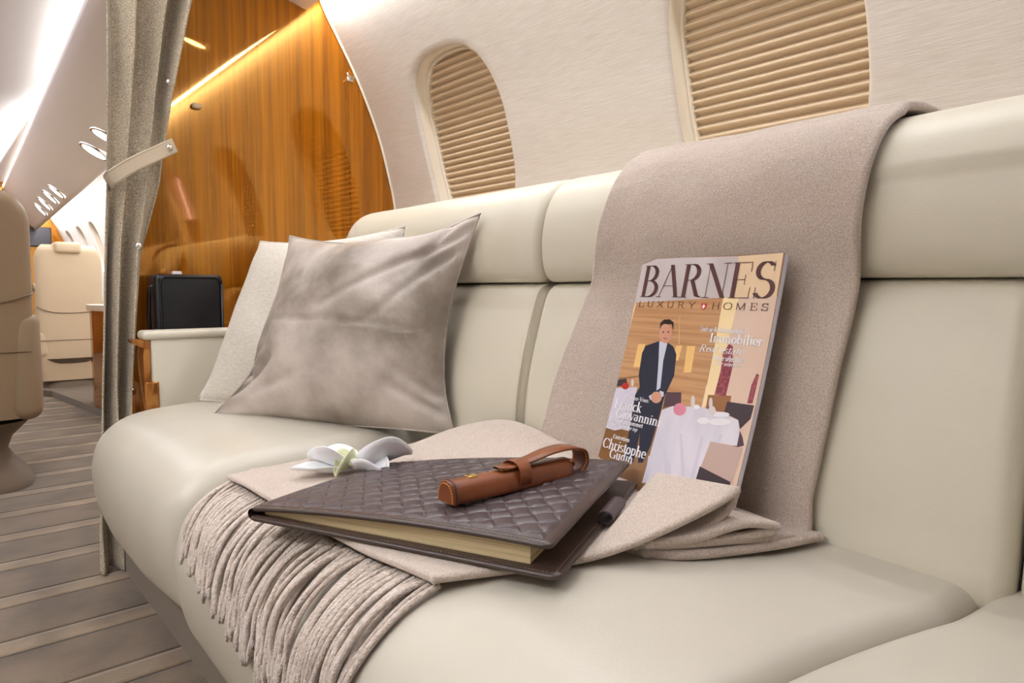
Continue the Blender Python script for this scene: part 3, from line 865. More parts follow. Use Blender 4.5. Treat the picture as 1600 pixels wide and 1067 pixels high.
# the fold turns back under itself below the lifted tip
U = coons([(.758, .446, .533), (.768, .54, .515), (.775, .63, .50)], [(.655, .50, .478), (.67, .58, .482), (.68, .66, .484)],
          [(.758, .446, .533), (.752, .452, .512), (.712, .468, .487), (.655, .50, .478)], [(.775, .63, .50), (.73, .64, .495), (.68, .66, .484)])
lay(lambda u, v: U(u, v) + np.array([.004, .004, -.006]), 24, 24, .010)
tb = throw.build('throw_blanket', M['throw'], None)
tag(tb, 'soft beige brown fringed throw draped over the sofa back and seat', 'blanket')

# fringe strands
sp = spline(seat_prof(.438)[2:11], 200)      # (x,z) from the top of the seat over the front
def fringe():
    xs = sp[:, 0]; d = np.r_[0, np.cumsum(np.linalg.norm(np.diff(sp, axis=0), axis=1))]
    n = 84
    Fc = np.array(spline(F_edge, 100))
    for i in range(n):
        t = (i + .5)/n + random.uniform(-.3, .3)/n
        j = t*99; a = int(j); root = Fc[a]*(1-(j-a)) + Fc[min(a+1, 99)]*(j-a)
        k0 = int(np.argmin(np.abs(xs - (root[0] + .0))))
        s0 = d[k0]
        L = (.215 - .075*t)*random.uniform(.9, 1.08)
        drift = .022*(1-t) - .034*t + random.uniform(-.02, .018)
        lift = random.uniform(.003, .017); r = random.uniform(.0035, .0046)
        ph = random.uniform(0, 6); path = []; rad = []
        m = 26
        y0 = root[1] + random.uniform(-.002, .002)
        for q in range(m + 1):
            w = q/m; s = min(s0 - .012 + L*w, d[-1])
            x = float(np.interp(s, d, sp[:, 0])); z = float(np.interp(s, d, sp[:, 1]))
            x2 = float(np.interp(s + .002, d, sp[:, 0])); z2 = float(np.interp(s + .002, d, sp[:, 1]))
            nx, nz_ = -(z - z2), (x - x2)
            l = math.hypot(nx, nz_) or 1
            nx, nz_ = nx/l, nz_/l
            if nz_ < 0 and x > .36 and z > .4: nx, nz_ = -nx, -nz_
            if nx > 0 and z < .42: nx, nz_ = -nx, -nz_
            off = r + .010 + (lift - .006)*math.sin(PI*min(1, w*1.3)) 
            y = y0 + drift*w + .008*math.sin(ph + w*6)*w
            path.append((x + nx*off, y, z + nz_*off)); rad.append(r*(1.0 if w < .93 else 1 - (w - .93)*7))
        mb = MB(); mb.tube(path, rad, 7)
        mb.build('fringe_strand', M['fringe'], tb, fix=False)
fringe()
# ------------------------------------------------------------------ magazine leaning on the throw
# lettering: pen strokes with a broad nib (thick uprights, hairline horizontals)
def arc(cx, cy, rx, ry, a0, a1, n=14):
    return [(cx + rx*math.cos(math.radians(a0+(a1-a0)*i/n)), cy + ry*math.sin(math.radians(a0+(a1-a0)*i/n))) for i in range(n+1)]
# glyph = (advance, [(weight, points)...], [serif (x, y, halfwidth)...]); x height .46, cap .70
def _g():
    T, K = 0.0, 1.0
    X = .46
    G = {}
    def st(x, y0, y1): return (K, [(x, y0), (x, y1)])
    def hl(x0, x1, y): return (T, [(x0, y), (x1, y)])
    G['A'] = (.64, [(T, [(.04, 0), (.30, .70)]), (K, [(.30, .70), (.55, 0)]), hl(.13, .45, .24)], [(.04, 0, .07), (.55, 0, .09)])
    G['B'] = (.60, [st(.14, 0, .7), (K, [(.14, .7), (.30, .7)] if 0 else arc(.28, .53, .17, .17, -90, 90)), (K, arc(.29, .18, .22, .18, -90, 90)), hl(.05, .3, .7), hl(.14, .3, .36), hl(.05, .3, 0)], [])
    G['C'] = (.62, [(K, arc(.34, .35, .28, .35, 40, 320)), (T, [(.57, .70), (.57, .48)])], [])
    G['E'] = (.58, [st(.14, 0, .7), hl(.05, .50, .7), (T, [(.50, .7), (.50, .52)]), hl(.14, .38, .36), (T, [(.38, .45), (.38, .27)]), hl(.05, .53, 0), (T, [(.53, 0), (.53, .2)])], [])
    G['F'] = (.54, [st(.14, 0, .7), hl(.05, .50, .7), (T, [(.50, .7), (.50, .52)]), hl(.14, .38, .36), (T, [(.38, .45), (.38, .27)])], [(.14, 0, .10)])
    G['G'] = (.66, [(K, arc(.34, .35, .28, .35, 40, 300)), (T, [(.57, .70), (.57, .48)]), st(.56, .02, .28)], [(.56, .28, .09)])
    G['H'] = (.70, [st(.14, 0, .7), st(.56, 0, .7), hl(.14, .56, .36)], [(.14, 0, .09), (.56, 0, .09), (.14, .7, .09), (.56, .7, .09)])
    G['I'] = (.32, [st(.16, 0, .7)], [(.16, 0, .10), (.16, .7, .10)])
    G['L'] = (.54, [st(.14, 0, .7), hl(.05, .50, 0), (T, [(.50, 0), (.50, .22)])], [(.14, .7, .10)])
    G['M'] = (.80, [(T, [(.10, 0), (.12, .7)]), (K, [(.12, .7), (.38, .02)]), (T, [(.38, .02), (.66, .7)]), st(.66, 0, .7)], [(.1, 0, .08), (.66, 0, .1)])
    G['N'] = (.68, [(T, [(.12, 0), (.12, .7)]), (K, [(.12, .7), (.56, .0)]), (T, [(.56, 0), (.56, .7)])], [(.12, 0, .09), (.08, .7, .07), (.56, .7, .09)])
    G['O'] = (.70, [(K, arc(.35, .35, .30, .35, 0, 360, 24))], [])
    G['R'] = (.64, [st(.14, 0, .7), (K, arc(.28, .53, .18, .17, -90, 90)), hl(.05, .3, .7), hl(.14, .3, .36), (K, [(.32, .36), (.50, .03), (.58, .01)])], [(.14, 0, .10)])
    G['S'] = (.56, [(K, arc(.27, .53, .18, .17, 35, 262) + arc(.28, .18, .20, .18, 95, -150)), (T, [(.45, .70), (.45, .52)]), (T, [(.09, 0), (.09, .2)])], [])
    G['T'] = (.60, [st(.30, 0, .7), hl(.05, .55, .7), (T, [(.05, .7), (.05, .52)]), (T, [(.55, .7), (.55, .52)])], [(.30, 0, .10)])
    G['U'] = (.68, [(K, [(.14, .7), (.14, .22)] + arc(.34, .22, .20, .22, 180, 360)), (T, [(.54, .22), (.54, .7)])], [(.14, .7, .09), (.54, .7, .09)])
    G['V'] = (.62, [(K, [(.07, .7), (.32, 0)]), (T, [(.32, 0), (.56, .7)])], [(.07, .7, .09), (.56, .7, .07)])
    G['X'] = (.62, [(K, [(.08, .7), (.54, 0)]), (T, [(.06, 0), (.54, .7)])], [])
    G['Y'] = (.62, [(K, [(.07, .7), (.31, .34)]), (T, [(.31, .34), (.56, .7)]), st(.31, 0, .34)], [])
    G['a'] = (.42, [(K, [(.30, .02), (.30, .32)] + arc(.19, .32, .11, .13, 0, 150)), (K, arc(.17, .13, .12, .13, 60, 360 - 40))], [])
    G['b'] = (.46, [st(.10, 0, .74), (K, arc(.23, .23, .15, .23, -150, 150))], [(.07, .74, .05)])
    G['c'] = (.38, [(K, arc(.22, .23, .15, .23, 50, 310))], [])
    G['d'] = (.48, [st(.36, 0, .74), (K, arc(.23, .23, .15, .23, 30, 330))], [(.33, .74, .05), (.38, 0, .05)])
    G['e'] = (.40, [(K, arc(.22, .23, .15, .23, 0, 310)), hl(.08, .37, .24)], [])
    G['é'] = (.40, G['e'][1] + [(T, [(.2, .54), (.30, .66)])], [])
    G['f'] = (.28, [(K, [(.14, 0), (.14, .58)] + arc(.25, .60, .11, .14, 180, 60)), hl(.03, .28, .44)], [(.14, 0, .09)])
    G['g'] = (.42, [(K, arc(.20, .29, .12, .17, 0, 360, 18)), (K, arc(.21, -.08, .16, .12, 0, 360, 18)), (T, [(.3, .42), (.4, .46)])], [])
    G['h'] = (.50, [st(.12, 0, .74), (K, arc(.25, .30, .13, .15, 160, 0) + [(.38, 0)])], [(.12, 0, .08), (.38, 0, .08), (.09, .74, .05)])
    G['i'] = (.25, [st(.13, 0, .46), (K, [(.13, .62), (.13, .66)])], [(.13, 0, .09), (.10, .46, .05)])
    G['k'] = (.48, [st(.12, 0, .74), (T, [(.12, .18), (.36, .44)]), (K, [(.2, .26), (.40, 0)])], [(.12, 0, .08), (.40, 0, .08), (.36, .45, .07), (.09, .74, .05)])
    G['l'] = (.25, [st(.13, 0, .74)], [(.13, 0, .09), (.10, .74, .05)])
    G['m'] = (.74, [st(.12, 0, .46), (K, arc(.24, .30, .12, .15, 160, 0) + [(.36, 0)]), (K, arc(.49, .30, .13, .15, 160, 0) + [(.62, 0)])], [(.12, 0, .08), (.36, 0, .07), (.62, 0, .08), (.09, .46, .05)])
    G['n'] = (.50, [st(.12, 0, .46), (K, arc(.25, .30, .13, .15, 160, 0) + [(.38, 0)])], [(.12, 0, .08), (.38, 0, .08), (.09, .46, .05)])
    G['o'] = (.44, [(K, arc(.22, .23, .16, .23, 0, 360, 20))], [])
    G['p'] = (.48, [st(.12, -.22, .46), (K, arc(.25, .23, .15, .23, -150, 150))], [(.12, -.22, .08), (.09, .46, .05)])
    G['r'] = (.36, [st(.12, 0, .46), (K, arc(.26, .30, .13, .15, 160, 60))], [(.12, 0, .08), (.09, .46, .05)])
    G['s'] = (.34, [(K, arc(.17, .345, .11, .115, 40, 265) + arc(.18, .115, .12, .115, 95, -145))], [])
    G['t'] = (.28, [(K, [(.13, .58), (.13, .1)] + arc(.22, .1, .09, .1, 180, 300)), hl(.03, .26, .45)], [])
    G['u'] = (.50, [(K, [(.12, .46), (.12, .15)] + arc(.24, .15, .12, .15, 180, 350)), st(.37, 0, .46)], [(.09, .46, .05), (.34, .46, .05), (.40, 0, .05)])
    G['v'] = (.46, [(K, [(.06, .46), (.24, 0)]), (T, [(.24, 0), (.41, .46)])], [(.06, .46, .07), (.41, .46, .06)])
    G['w'] = (.64, [(K, [(.06, .46), (.2, 0)]), (T, [(.2, 0), (.32, .46)]), (K, [(.32, .46), (.45, 0)]), (T, [(.45, 0), (.58, .46)])], [(.06, .46, .07), (.58, .46, .06)])
    G['z'] = (.42, [hl(.06, .37, .46), (K, [(.36, .46), (.06, 0)]), hl(.05, .38, 0)], [])
    G['&'] = (.70, [(K, arc(.28, .56, .12, .14, -40, 220) + [(.50, .02), (.62, .0)]), (K, arc(.26, .19, .20, .19, 110, 330) + [(.56, .38)])], [])
    G['-'] = (.30, [(T, [(.05, .22), (.25, .22)]), (T, [(.05, .24), (.25, .24)])], [])
    G[' '] = (.22, [], [])
    return G
GLY = _g()
def hull(P):
    P = sorted(set(P))
    def half(Q):
        h = []
        for p in Q:
            while len(h) > 1 and (h[-1][0]-h[-2][0])*(p[1]-h[-2][1]) - (h[-1][1]-h[-2][1])*(p[0]-h[-2][0]) <= 0: h.pop()
            h.append(p)
        return h
    a = half(P); b = half(P[::-1]); return a[:-1] + b[:-1]
def text_polys(s, u0, u1, v0, h, wk=.10, wt=.016, mono=False, slant=0.0, track=0.0):
    """strokes of string s set between u0 and u1, baseline v0, cap height h"""
    x = 0; items = []
    for ch in s:
        adv, strokes, ser = GLY[ch]
        for w, pts in strokes: items.append((w, [(x + p[0], p[1]) for p in pts]))
        if not mono:
            for sx, sy, hw in ser: items.append((0.0, [(x + sx - hw, sy), (x + sx + hw, sy)]))
        x += adv + track
    x -= track
    kx = (u1 - u0)/x; ky = h/.70; out = []
    for w, pts in items:
        if mono: nx, ny = wt, wt
        else: nx, ny = (wk if w else wt), wt
        nx *= .5; ny *= .5
        for p, q in zip(pts[:-1], pts[1:]):
            hp = hull([(c[0] + sx*nx, c[1] + sy*ny) for c in (p, q) for sx in (-1, 1) for sy in (-1, 1)])
            out.append([(u0 + (a + slant*b)*kx, v0 + b*ky) for a, b in hp])
    return out

PC = {'ceil': (196, 184, 184), 'warm': (232, 202, 166), 'woodwall': (200, 154, 112), 'pale': (248, 222, 172), 'beige': (216, 184, 164), 'beam': (246, 214, 166),
      'brown': (128, 88, 48), 'glow': (240, 196, 126), 'cloth': (214, 207, 222), 'fold': (206, 199, 214), 'dark': (66, 54, 60), 'plum': (84, 62, 70), 'stand': (150, 102, 66), 'plant': (122, 52, 62),
      'white': (228, 222, 232), 'seat': (196, 168, 158), 'suit': (40, 43, 60), 'shirt': (206, 210, 226), 'hair': (44, 30, 26), 'grid': (220, 180, 130), 'rail': (150, 112, 74),
      'red': (182, 42, 40), 'skin': (208, 152, 128), 'pink': (222, 138, 160), 'plate': (238, 234, 238), 'glass': (218, 206, 206), 'lip': (170, 96, 86), 'ink': (86, 50, 48), 'whiteink': (250, 246, 250), 'shield': (206, 44, 48)}
ART = [
('beige',[(.62,0),(1,0),(1,.7),(.62,.7)]),
('ceil',[(-0.018,1.406),(0.718,1.394),(0.737,1.172),(-0,1.133)]),
('warm',[(0.718,1.394),(0.989,1.4),(0.994,1.181),(0.737,1.172)]),
('woodwall',[(-0,1.133),(0.667,1.171),(0.674,0.584),(0.393,0.542),(-0.05,0.599)]),
('pale',[(0.667,1.171),(0.77,1.172),(0.733,0.625),(0.679,0.578)]),
('beige',[(0.77,1.175),(0.997,1.184),(1.002,0.614),(0.733,0.625)]),
('beam',[(-0.017,1.125),(0.012,1.133),(-0.02,0.679),(-0.039,0.631)]),
('brown',[(-0.034,0.359),(0.267,0.396),(0.25,0.216),(-0.059,0.143)]),
('glow',[(0.103,0.882),(0.161,0.887),(0.158,0.748),(0.103,0.743)]),
('glow',[(0.484,0.898),(0.543,0.902),(0.552,0.757),(0.499,0.751)]),
('glow',[(0.401,0.892),(0.449,0.899),(0.443,0.812),(0.418,0.81)]),
('cloth',[(-0.043,0.597),(0.172,0.629),(0.195,0.528),(0.211,0.372),(0.134,0.373),(0.076,0.355),(-0.039,0.361)]),
('dark',[(-0.03,0.655),(0.068,0.67),(0.095,0.629),(-0.027,0.608)]),
('plum',[(0.406,0.63),(0.517,0.642),(0.533,0.574),(0.411,0.542)]),
('stand',[(0.7,0.652),(0.847,0.666),(0.85,0.61),(0.824,0.578),(0.705,0.575)]),
('plant',[(0.764,0.927),(0.791,0.918),(0.816,0.82),(0.813,0.661),(0.741,0.658),(0.747,0.781),(0.737,0.877)]),
('plant',[(0.967,0.794),(0.983,0.787),(0.98,0.646),(0.949,0.641),(0.951,0.735)]),
('dark',[(0.829,0.634),(0.992,0.637),(0.989,0.57),(0.942,0.511),(0.92,0.553),(0.825,0.575)]),
('plum',[(0.945,0.502),(0.967,0.476),(0.987,0.438),(0.921,0.407)]),
('white',[(0.406,0.528),(0.478,0.56),(0.674,0.584),(0.803,0.57),(0.921,0.552),(0.945,0.49),(0.947,0.428),(0.782,0.42),(0.77,0.217),(0.399,0.115),(0.405,0.393)]),
('cloth',[(0.408,0.385),(0.503,0.327),(0.566,0.25),(0.603,0.172),(0.562,0.16),(0.493,0.301)]),
('cloth',[(0.57,0.422),(0.59,0.426),(0.685,0.2),(0.667,0.193)]),
('cloth',[(0.715,0.436),(0.737,0.437),(0.739,0.213),(0.719,0.205)]),
('cloth',[(0.394,0.267),(0.411,0.271),(0.438,0.128),(0.416,0.121)]),
('cloth',[(0.83,0.469),(0.853,0.467),(0.842,0.424),(0.824,0.423)]),
('seat',[(0.785,0.421),(0.984,0.425),(0.967,0.24),(0.753,0.216)]),
('dark',[(0.757,0.286),(0.961,0.253),(0.962,0.237),(0.753,0.216)]),
('suit',[(0.269,0.912),(0.166,0.876),(0.151,0.83),(0.164,0.699),(0.195,0.635),(0.173,0.583),(0.196,0.384),(0.224,0.211),(0.296,0.209),(0.289,0.329),(0.285,0.377),(0.331,0.215),(0.365,0.223),(0.39,0.321),(0.4,0.53),(0.404,0.613),(0.437,0.728),(0.42,0.845),(0.384,0.888),(0.33,0.91)]),
('shirt',[(0.269,0.912),(0.335,0.905),(0.332,0.802),(0.357,0.646),(0.332,0.629),(0.296,0.799)]),
('shirt',[(0.283,0.59),(0.318,0.613),(0.324,0.582),(0.305,0.569)]),
('shirt',[(0.354,0.632),(0.389,0.628),(0.396,0.605),(0.38,0.596)]),
('hair',[(0.251,0.981),(0.248,1.018),(0.27,1.038),(0.316,1.041),(0.351,1.024),(0.359,0.977),(0.336,1.014),(0.279,1.008),(0.264,0.975)]),
('grid',[(0.384,1.061),(0.391,1.061),(0.427,0.901),(0.42,0.901)]),
('rail',[(-0.027,0.66),(0.17,0.699),(0.165,0.69),(-0.027,0.647)]),
('red',[(0.105,0.628),(0.105,0.619),(0.099,0.611),(0.088,0.606),(0.075,0.604),(0.061,0.607),(0.05,0.613),(0.044,0.621),(0.044,0.63),(0.051,0.638),(0.062,0.644),(0.075,0.645),(0.089,0.643),(0.099,0.637)]),
('skin',[(0.355,0.96),(0.358,0.936),(0.35,0.915),(0.333,0.903),(0.311,0.902),(0.288,0.911),(0.268,0.93),(0.255,0.955),(0.253,0.98),(0.261,1),(0.278,1.012),(0.3,1.013),(0.324,1.003),(0.343,0.984)]),
('skin',[(0.385,0.597),(0.385,0.582),(0.377,0.57),(0.363,0.561),(0.345,0.558),(0.326,0.562),(0.311,0.572),(0.302,0.586),(0.302,0.6),(0.31,0.613),(0.325,0.622),(0.344,0.624),(0.362,0.62),(0.377,0.61)]),
('pink',[(0.578,0.556),(0.577,0.541),(0.568,0.528),(0.553,0.519),(0.533,0.516),(0.513,0.519),(0.497,0.529),(0.488,0.543),(0.488,0.558),(0.497,0.572),(0.514,0.581),(0.534,0.584),(0.553,0.58),(0.569,0.57)]),
('plate',[(0.881,0.538),(0.876,0.529),(0.86,0.52),(0.834,0.512),(0.805,0.507),(0.777,0.505),(0.756,0.509),(0.747,0.515),(0.752,0.524),(0.769,0.534),(0.795,0.542),(0.825,0.547),(0.853,0.547),(0.872,0.544)]),
('plate',[(0.748,0.522),(0.746,0.514),(0.737,0.507),(0.722,0.501),(0.705,0.498),(0.688,0.499),(0.675,0.503),(0.669,0.509),(0.671,0.517),(0.681,0.524),(0.696,0.53),(0.714,0.533),(0.73,0.532),(0.743,0.528)]),
('plate',[(0.862,0.572),(0.858,0.565),(0.846,0.558),(0.827,0.553),(0.805,0.549),(0.784,0.549),(0.769,0.551),(0.763,0.556),(0.766,0.563),(0.779,0.57),(0.798,0.575),(0.82,0.579),(0.841,0.579),(0.855,0.577)]),
('plate',[(0.665,0.582),(0.664,0.577),(0.659,0.572),(0.651,0.569),(0.641,0.567),(0.632,0.568),(0.624,0.571),(0.621,0.576),(0.621,0.581),(0.626,0.586),(0.635,0.59),(0.645,0.591),(0.654,0.59),(0.661,0.587)]),
('glass',[(0.625,0.606),(0.628,0.591),(0.627,0.579),(0.623,0.572),(0.617,0.571),(0.609,0.576),(0.602,0.587),(0.597,0.602),(0.594,0.616),(0.595,0.628),(0.599,0.635),(0.605,0.636),(0.613,0.631),(0.62,0.62)]),
('glass',[(0.742,0.613),(0.745,0.6),(0.744,0.589),(0.741,0.583),(0.736,0.582),(0.729,0.587),(0.723,0.597),(0.718,0.61),(0.716,0.623),(0.716,0.634),(0.72,0.64),(0.725,0.641),(0.732,0.636),(0.738,0.626)]),
('glass',[(0.774,0.578),(0.774,0.567),(0.77,0.558),(0.762,0.551),(0.751,0.55),(0.74,0.553),(0.731,0.561),(0.726,0.571),(0.725,0.582),(0.73,0.591),(0.738,0.598),(0.749,0.599),(0.76,0.596),(0.768,0.588)]),
('glass',[(0.141,0.652),(0.143,0.642),(0.142,0.634),(0.139,0.629),(0.133,0.628),(0.127,0.632),(0.121,0.639),(0.117,0.649),(0.115,0.659),(0.116,0.667),(0.119,0.672),(0.124,0.673),(0.13,0.669),(0.136,0.662)]),
('hair',[(0.294,0.965),(0.294,0.964),(0.292,0.962),(0.29,0.961),(0.286,0.961),(0.283,0.961),(0.28,0.963),(0.279,0.965),(0.279,0.967),(0.281,0.968),(0.284,0.969),(0.287,0.969),(0.29,0.969),(0.293,0.967)]),
('hair',[(0.333,0.968),(0.333,0.966),(0.331,0.964),(0.328,0.963),(0.325,0.963),(0.322,0.964),(0.319,0.965),(0.318,0.967),(0.318,0.969),(0.32,0.97),(0.323,0.971),(0.326,0.971),(0.329,0.971),(0.332,0.969)]),
('lip',[(0.329,0.93),(0.328,0.928),(0.324,0.926),(0.318,0.925),(0.31,0.925),(0.303,0.925),(0.298,0.926),(0.296,0.928),(0.297,0.93),(0.301,0.932),(0.308,0.933),(0.315,0.933),(0.322,0.933),(0.327,0.932)]),
]
mag_o = Vector((.8103, .7393, .4635)); mag_u = (Vector((.8853, .4507, .8317)) - Vector((.9204, .7238, .8326))).normalized()
mag_v = (Vector((.9204, .7238, .8326)) - mag_o).normalized(); mag_v = (mag_v - mag_u*mag_v.dot(mag_u)).normalized()
mag_n = mag_u.cross(mag_v).normalized()
if mag_n.x > 0: mag_n = -mag_n
MW = .2753; MH = 1.4004
def mp(u, v, d=0.0): return mag_o + mag_u*(u*MW*.975) + mag_v*(v*MW) + mag_n*(d - .007*math.sin(PI*min(max(v/MH, 0), 1)))
mag = empty('magazine', mag_o, 'glossy magazine with a suited man on its cover, leaning on the throw', 'magazine')
def slab(u0, u1, v0, v1, d0, d1, mi=0, mb=None):
    vv = np.linspace(v0, v1, 25)
    mb.grid([[mp(u, v, d) for u, d in ((u0, d0), (u1, d0), (u1, d1), (u0, d1))] for v in vv], cv=True, mi=mi)
    for v in (v0, v1): mb.add([mp(u, v, d) for u, d in ((u0, d0), (u1, d0), (u1, d1), (u0, d1))], [(0, 1, 2, 3)], mi)
q = MB(); slab(.006, .994, .004, MH - .004, -.0085, -.0008, 0, q); q.build('pages', M['paper'], mag, smooth=False)
def clip(poly):
    for ax, lim, sg in ((0, 0.0, 1), (0, 1.0, -1), (1, 0.0, 1), (1, MH, -1)):
        out = []
        for i in range(len(poly)):
            a, b = poly[i-1], poly[i]; ia, ib = (a[ax]-lim)*sg >= 0, (b[ax]-lim)*sg >= 0
            if ia != ib:
                t = (lim - a[ax])/(b[ax] - a[ax]); out.append((a[0]+(b[0]-a[0])*t, a[1]+(b[1]-a[1])*t))
            if ib: out.append(b)
        poly = out
        if not poly: break
    return poly
def band(poly, lo, hi):
    for lim, sg in ((lo, 1), (hi, -1)):
        out = []
        for i in range(len(poly)):
            a, b = poly[i-1], poly[i]; ia, ib = (a[1]-lim)*sg >= 0, (b[1]-lim)*sg >= 0
            if ia != ib:
                t = (lim - a[1])/(b[1] - a[1]); out.append((a[0]+(b[0]-a[0])*t, lim))
            if ib: out.append(b)
        poly = out
        if not poly: break
    return poly
gm = {}
def pm(k):
    if k not in gm:
        c = PC[k]; v_ = {'woodwall': ((182, 134, 92), (5, 5, 190), 2), 'plant': ((164, 84, 92), (240, 240, 240), 2), 'white': ((216, 210, 222), (30, 30, 4), 1), 'beige': ((224, 196, 176), (6, 6, 3), 1), 'ceil': ((210, 200, 200), (8, 8, 6), 1)}.get(k)
        gm[k] = mat('print_' + k, sr(*c), 0.28, 0.45, var=(sr(*v_[0]), v_[1], v_[2], .4, .62) if v_ else None)
    return gm[k]
cm = [mat('print_base', sr(150, 112, 82), .28, .45), M['paperedge']]; ci = {}
cb = MB(); slab(0, 1, 0, MH, -.0008, 0, 0, cb); slab(0, 1, 0, MH, -.0094, -.0086, 0, cb); slab(.9945, 1, 0, MH, -.0094, -.0004, 1, cb)
lay = 0.00004
def tri_poly(poly):
    from mathutils.geometry import tessellate_polygon
    return tessellate_polygon([[Vector((p[0], p[1], 0)) for p in poly]])
for k, poly in ART:
    poly = clip(poly)
    if len(poly) < 3: continue
    if k not in ci: cm.append(pm(k)); ci[k] = len(cm) - 1
    tris = [[poly[i] for i in t] for t in tri_poly(poly)]
    for tr in tris:
        vmin, vmax = min(p[1] for p in tr), max(p[1] for p in tr); nbands = 28
        for bi in range(int(vmin/MH*nbands), int(vmax/MH*nbands) + 1):
            pc_ = band(tr, bi*MH/nbands, (bi + 1)*MH/nbands)
            if len(pc_) > 2: cb.add([mp(u, v, lay) for u, v in pc_], [tuple(range(len(pc_)))], ci[k])
    lay += .000012
cover = cb.build('cover', cm, mag, smooth=False, fix=False)
def lettering(name, specs, k, d):
    b = MB()
    for sp_ in specs:
        for poly in text_polys(**sp_):
            poly = clip(poly)
            if len(poly) > 2: b.add([mp(u, v, d) for u, v in poly], [tuple(range(len(poly)))])
    return b.build(name, pm(k), cover, smooth=False, fix=False)
TD = lay + .0002
lettering('title_lettering', [dict(s='BARNES', u0=.025, u1=.985, v0=1.171, h=.187, wk=.105, wt=.014, track=-.01)], 'ink', TD)
lettering('subtitle_lettering', [dict(s='LUXURY', u0=.034, u1=.49, v0=1.108, h=.036, wt=.045, mono=True, track=.22)], 'ink', TD)
lettering('subtitle_lettering', [dict(s='HOMES', u0=.60, u1=.965, v0=1.108, h=.036, wt=.045, mono=True, track=.22)], 'ink', TD)
W = dict(wk=.125, wt=.03)
lettering('headline_lettering', [
    dict(s='Suisse & International', u0=.555, u1=.858, v0=.986, h=.025, wk=.13, wt=.045), dict(s='Immobilier', u0=.631, u1=.969, v0=.930, h=.048, **W),
    dict(s='Real estate', u0=.574, u1=.862, v0=.876, h=.036, wk=.09, wt=.035, slant=.25), dict(s='Notre sélection', u0=.678, u1=.873, v0=.838, h=.026, wk=.13, wt=.05),
    dict(s='Our selection', u0=.70, u1=.865, v0=.813, h=.019, wk=.10, wt=.05, slant=.25), dict(s='Rendez-Vous', u0=.101, u1=.293, v0=.553, h=.022, wk=.13, wt=.045),
    dict(s='Franck', u0=.022, u1=.255, v0=.488, h=.056, **W), dict(s='Giovannini', u0=.056, u1=.422, v0=.436, h=.052, **W),
    dict(s='Le Chef au sommet', u0=.012, u1=.297, v0=.407, h=.024, wk=.13, wt=.045), dict(s='The Chef at the top', u0=.016, u1=.262, v0=.380, h=.021, wk=.10, wt=.05, slant=.25),
    dict(s='Entretien', u0=.082, u1=.224, v0=.311, h=.023, wk=.13, wt=.045), dict(s='Christophe', u0=.013, u1=.374, v0=.245, h=.056, **W),
    dict(s='Gudin', u0=.092, u1=.289, v0=.197, h=.052, **W), dict(s='Interview', u0=.005, u1=.15, v0=.157, h=.024, wk=.13, wt=.045)], 'whiteink', TD)
b = MB(); sh = [(.529, 1.138), (.566, 1.138), (.566, 1.116), (.5475, 1.100), (.529, 1.116)]
b.add([mp(u, v, TD) for u, v in sh], [tuple(range(5))]); b.build('shield_emblem', pm('shield'), cover, smooth=False, fix=False)
b = MB()
for (u0, u1, v0, v1) in ((.543, .552, 1.109, 1.132), (.536, .559, 1.117, 1.124)): b.add([mp(u, v, TD + .0001) for u, v in ((u0, v0), (u1, v0), (u1, v1), (u0, v1))], [(0, 1, 2, 3)])
b.build('emblem_cross', pm('whiteink'), cover, smooth=False, fix=False)

# ------------------------------------------------------------------ woven leather notebook folio
nb = empty('notebook', (.55, .75, .472), 'dark brown woven leather notebook folio lying on the throw', 'notebook')
def ztop(s, t):
    a, b = min(max(s/N1, 0), 1), min(max(t/N2, 0), 1)
    return (1-a)*(1-b)*.4765 + a*(1-b)*.4965 + a*b*.5215 + (1-a)*b*.477 + .009*math.sin(PI*a)**.7*(1-.3*b) - .010*((1-a)*b)**2
def nbp(s, t, z):
    p = NO + E1*s + E2*t; return (p.x, p.y, z)
def zb_(s, t): return zbot(s, t) + .003
# back cover with stitched border
def plate(mb, s0, s1, t0, t1, zf, th, r=.006, ns_=12, nt_=12, round_edge=True):
    rows = []
    def ring(inset, dz):
        pts = []
        sA, sB, tA, tB = s0 + inset, s1 - inset, t0 + inset, t1 - inset; rc = max(.012 - inset, .004)
        for cs, ct, a0 in ((sB-rc, tB-rc, 0), (sA+rc, tB-rc, 90), (sA+rc, tA+rc, 180), (sB-rc, tA+rc, 270)):
            for i in range(7):
                a = math.radians(a0 + 15*i); pts.append((cs + rc*math.cos(a), ct + rc*math.sin(a), dz))
        # subdivide the straight runs
        out = []
        for i in range(len(pts)):
            a, b_ = pts[i], pts[(i+1) % len(pts)]; L = math.hypot(b_[0]-a[0], b_[1]-a[1]); m = max(1, int(L/.03)) if L > .05 else 1
            if L > .05: m = 12
            for j in range(m): out.append((a[0]+(b_[0]-a[0])*j/m, a[1]+(b_[1]-a[1])*j/m, dz))
        return out
    for inset, dz in ((.012, -th/2), (th*.25, -th/2), (0, -th*.2), (0, th*.2), (th*.25, th/2), (.012, th/2)):
        rows.append([nbp(s, t, zf(s, t) + d) for s, t, d in ring(inset, dz)])
    mb.grid(rows, cv=True)
    k = len(rows[0]); n0 = len(mb.v) - k*6
    cs, ct = (s0 + s1)/2, (t0 + t1)/2
    for d_ in (-th/2, th/2):
        inner = []
        for fr_ in (1.0, .9, .75, .6, .45, .3, .15, .02):
            inner.append([nbp(cs + (s - cs)*fr_, ct + (t - ct)*fr_, zf(cs + (s - cs)*fr_, ct + (t - ct)*fr_) + d_) for s, t, _ in ring(.012, 0)])
        mb.grid(inner, cv=True)
b = MB(); plate(b, 0, N1 + .008, -.003, N2, zb_, .006); bc = b.build('back_cover', M['brownleather'], nb, angle=50)
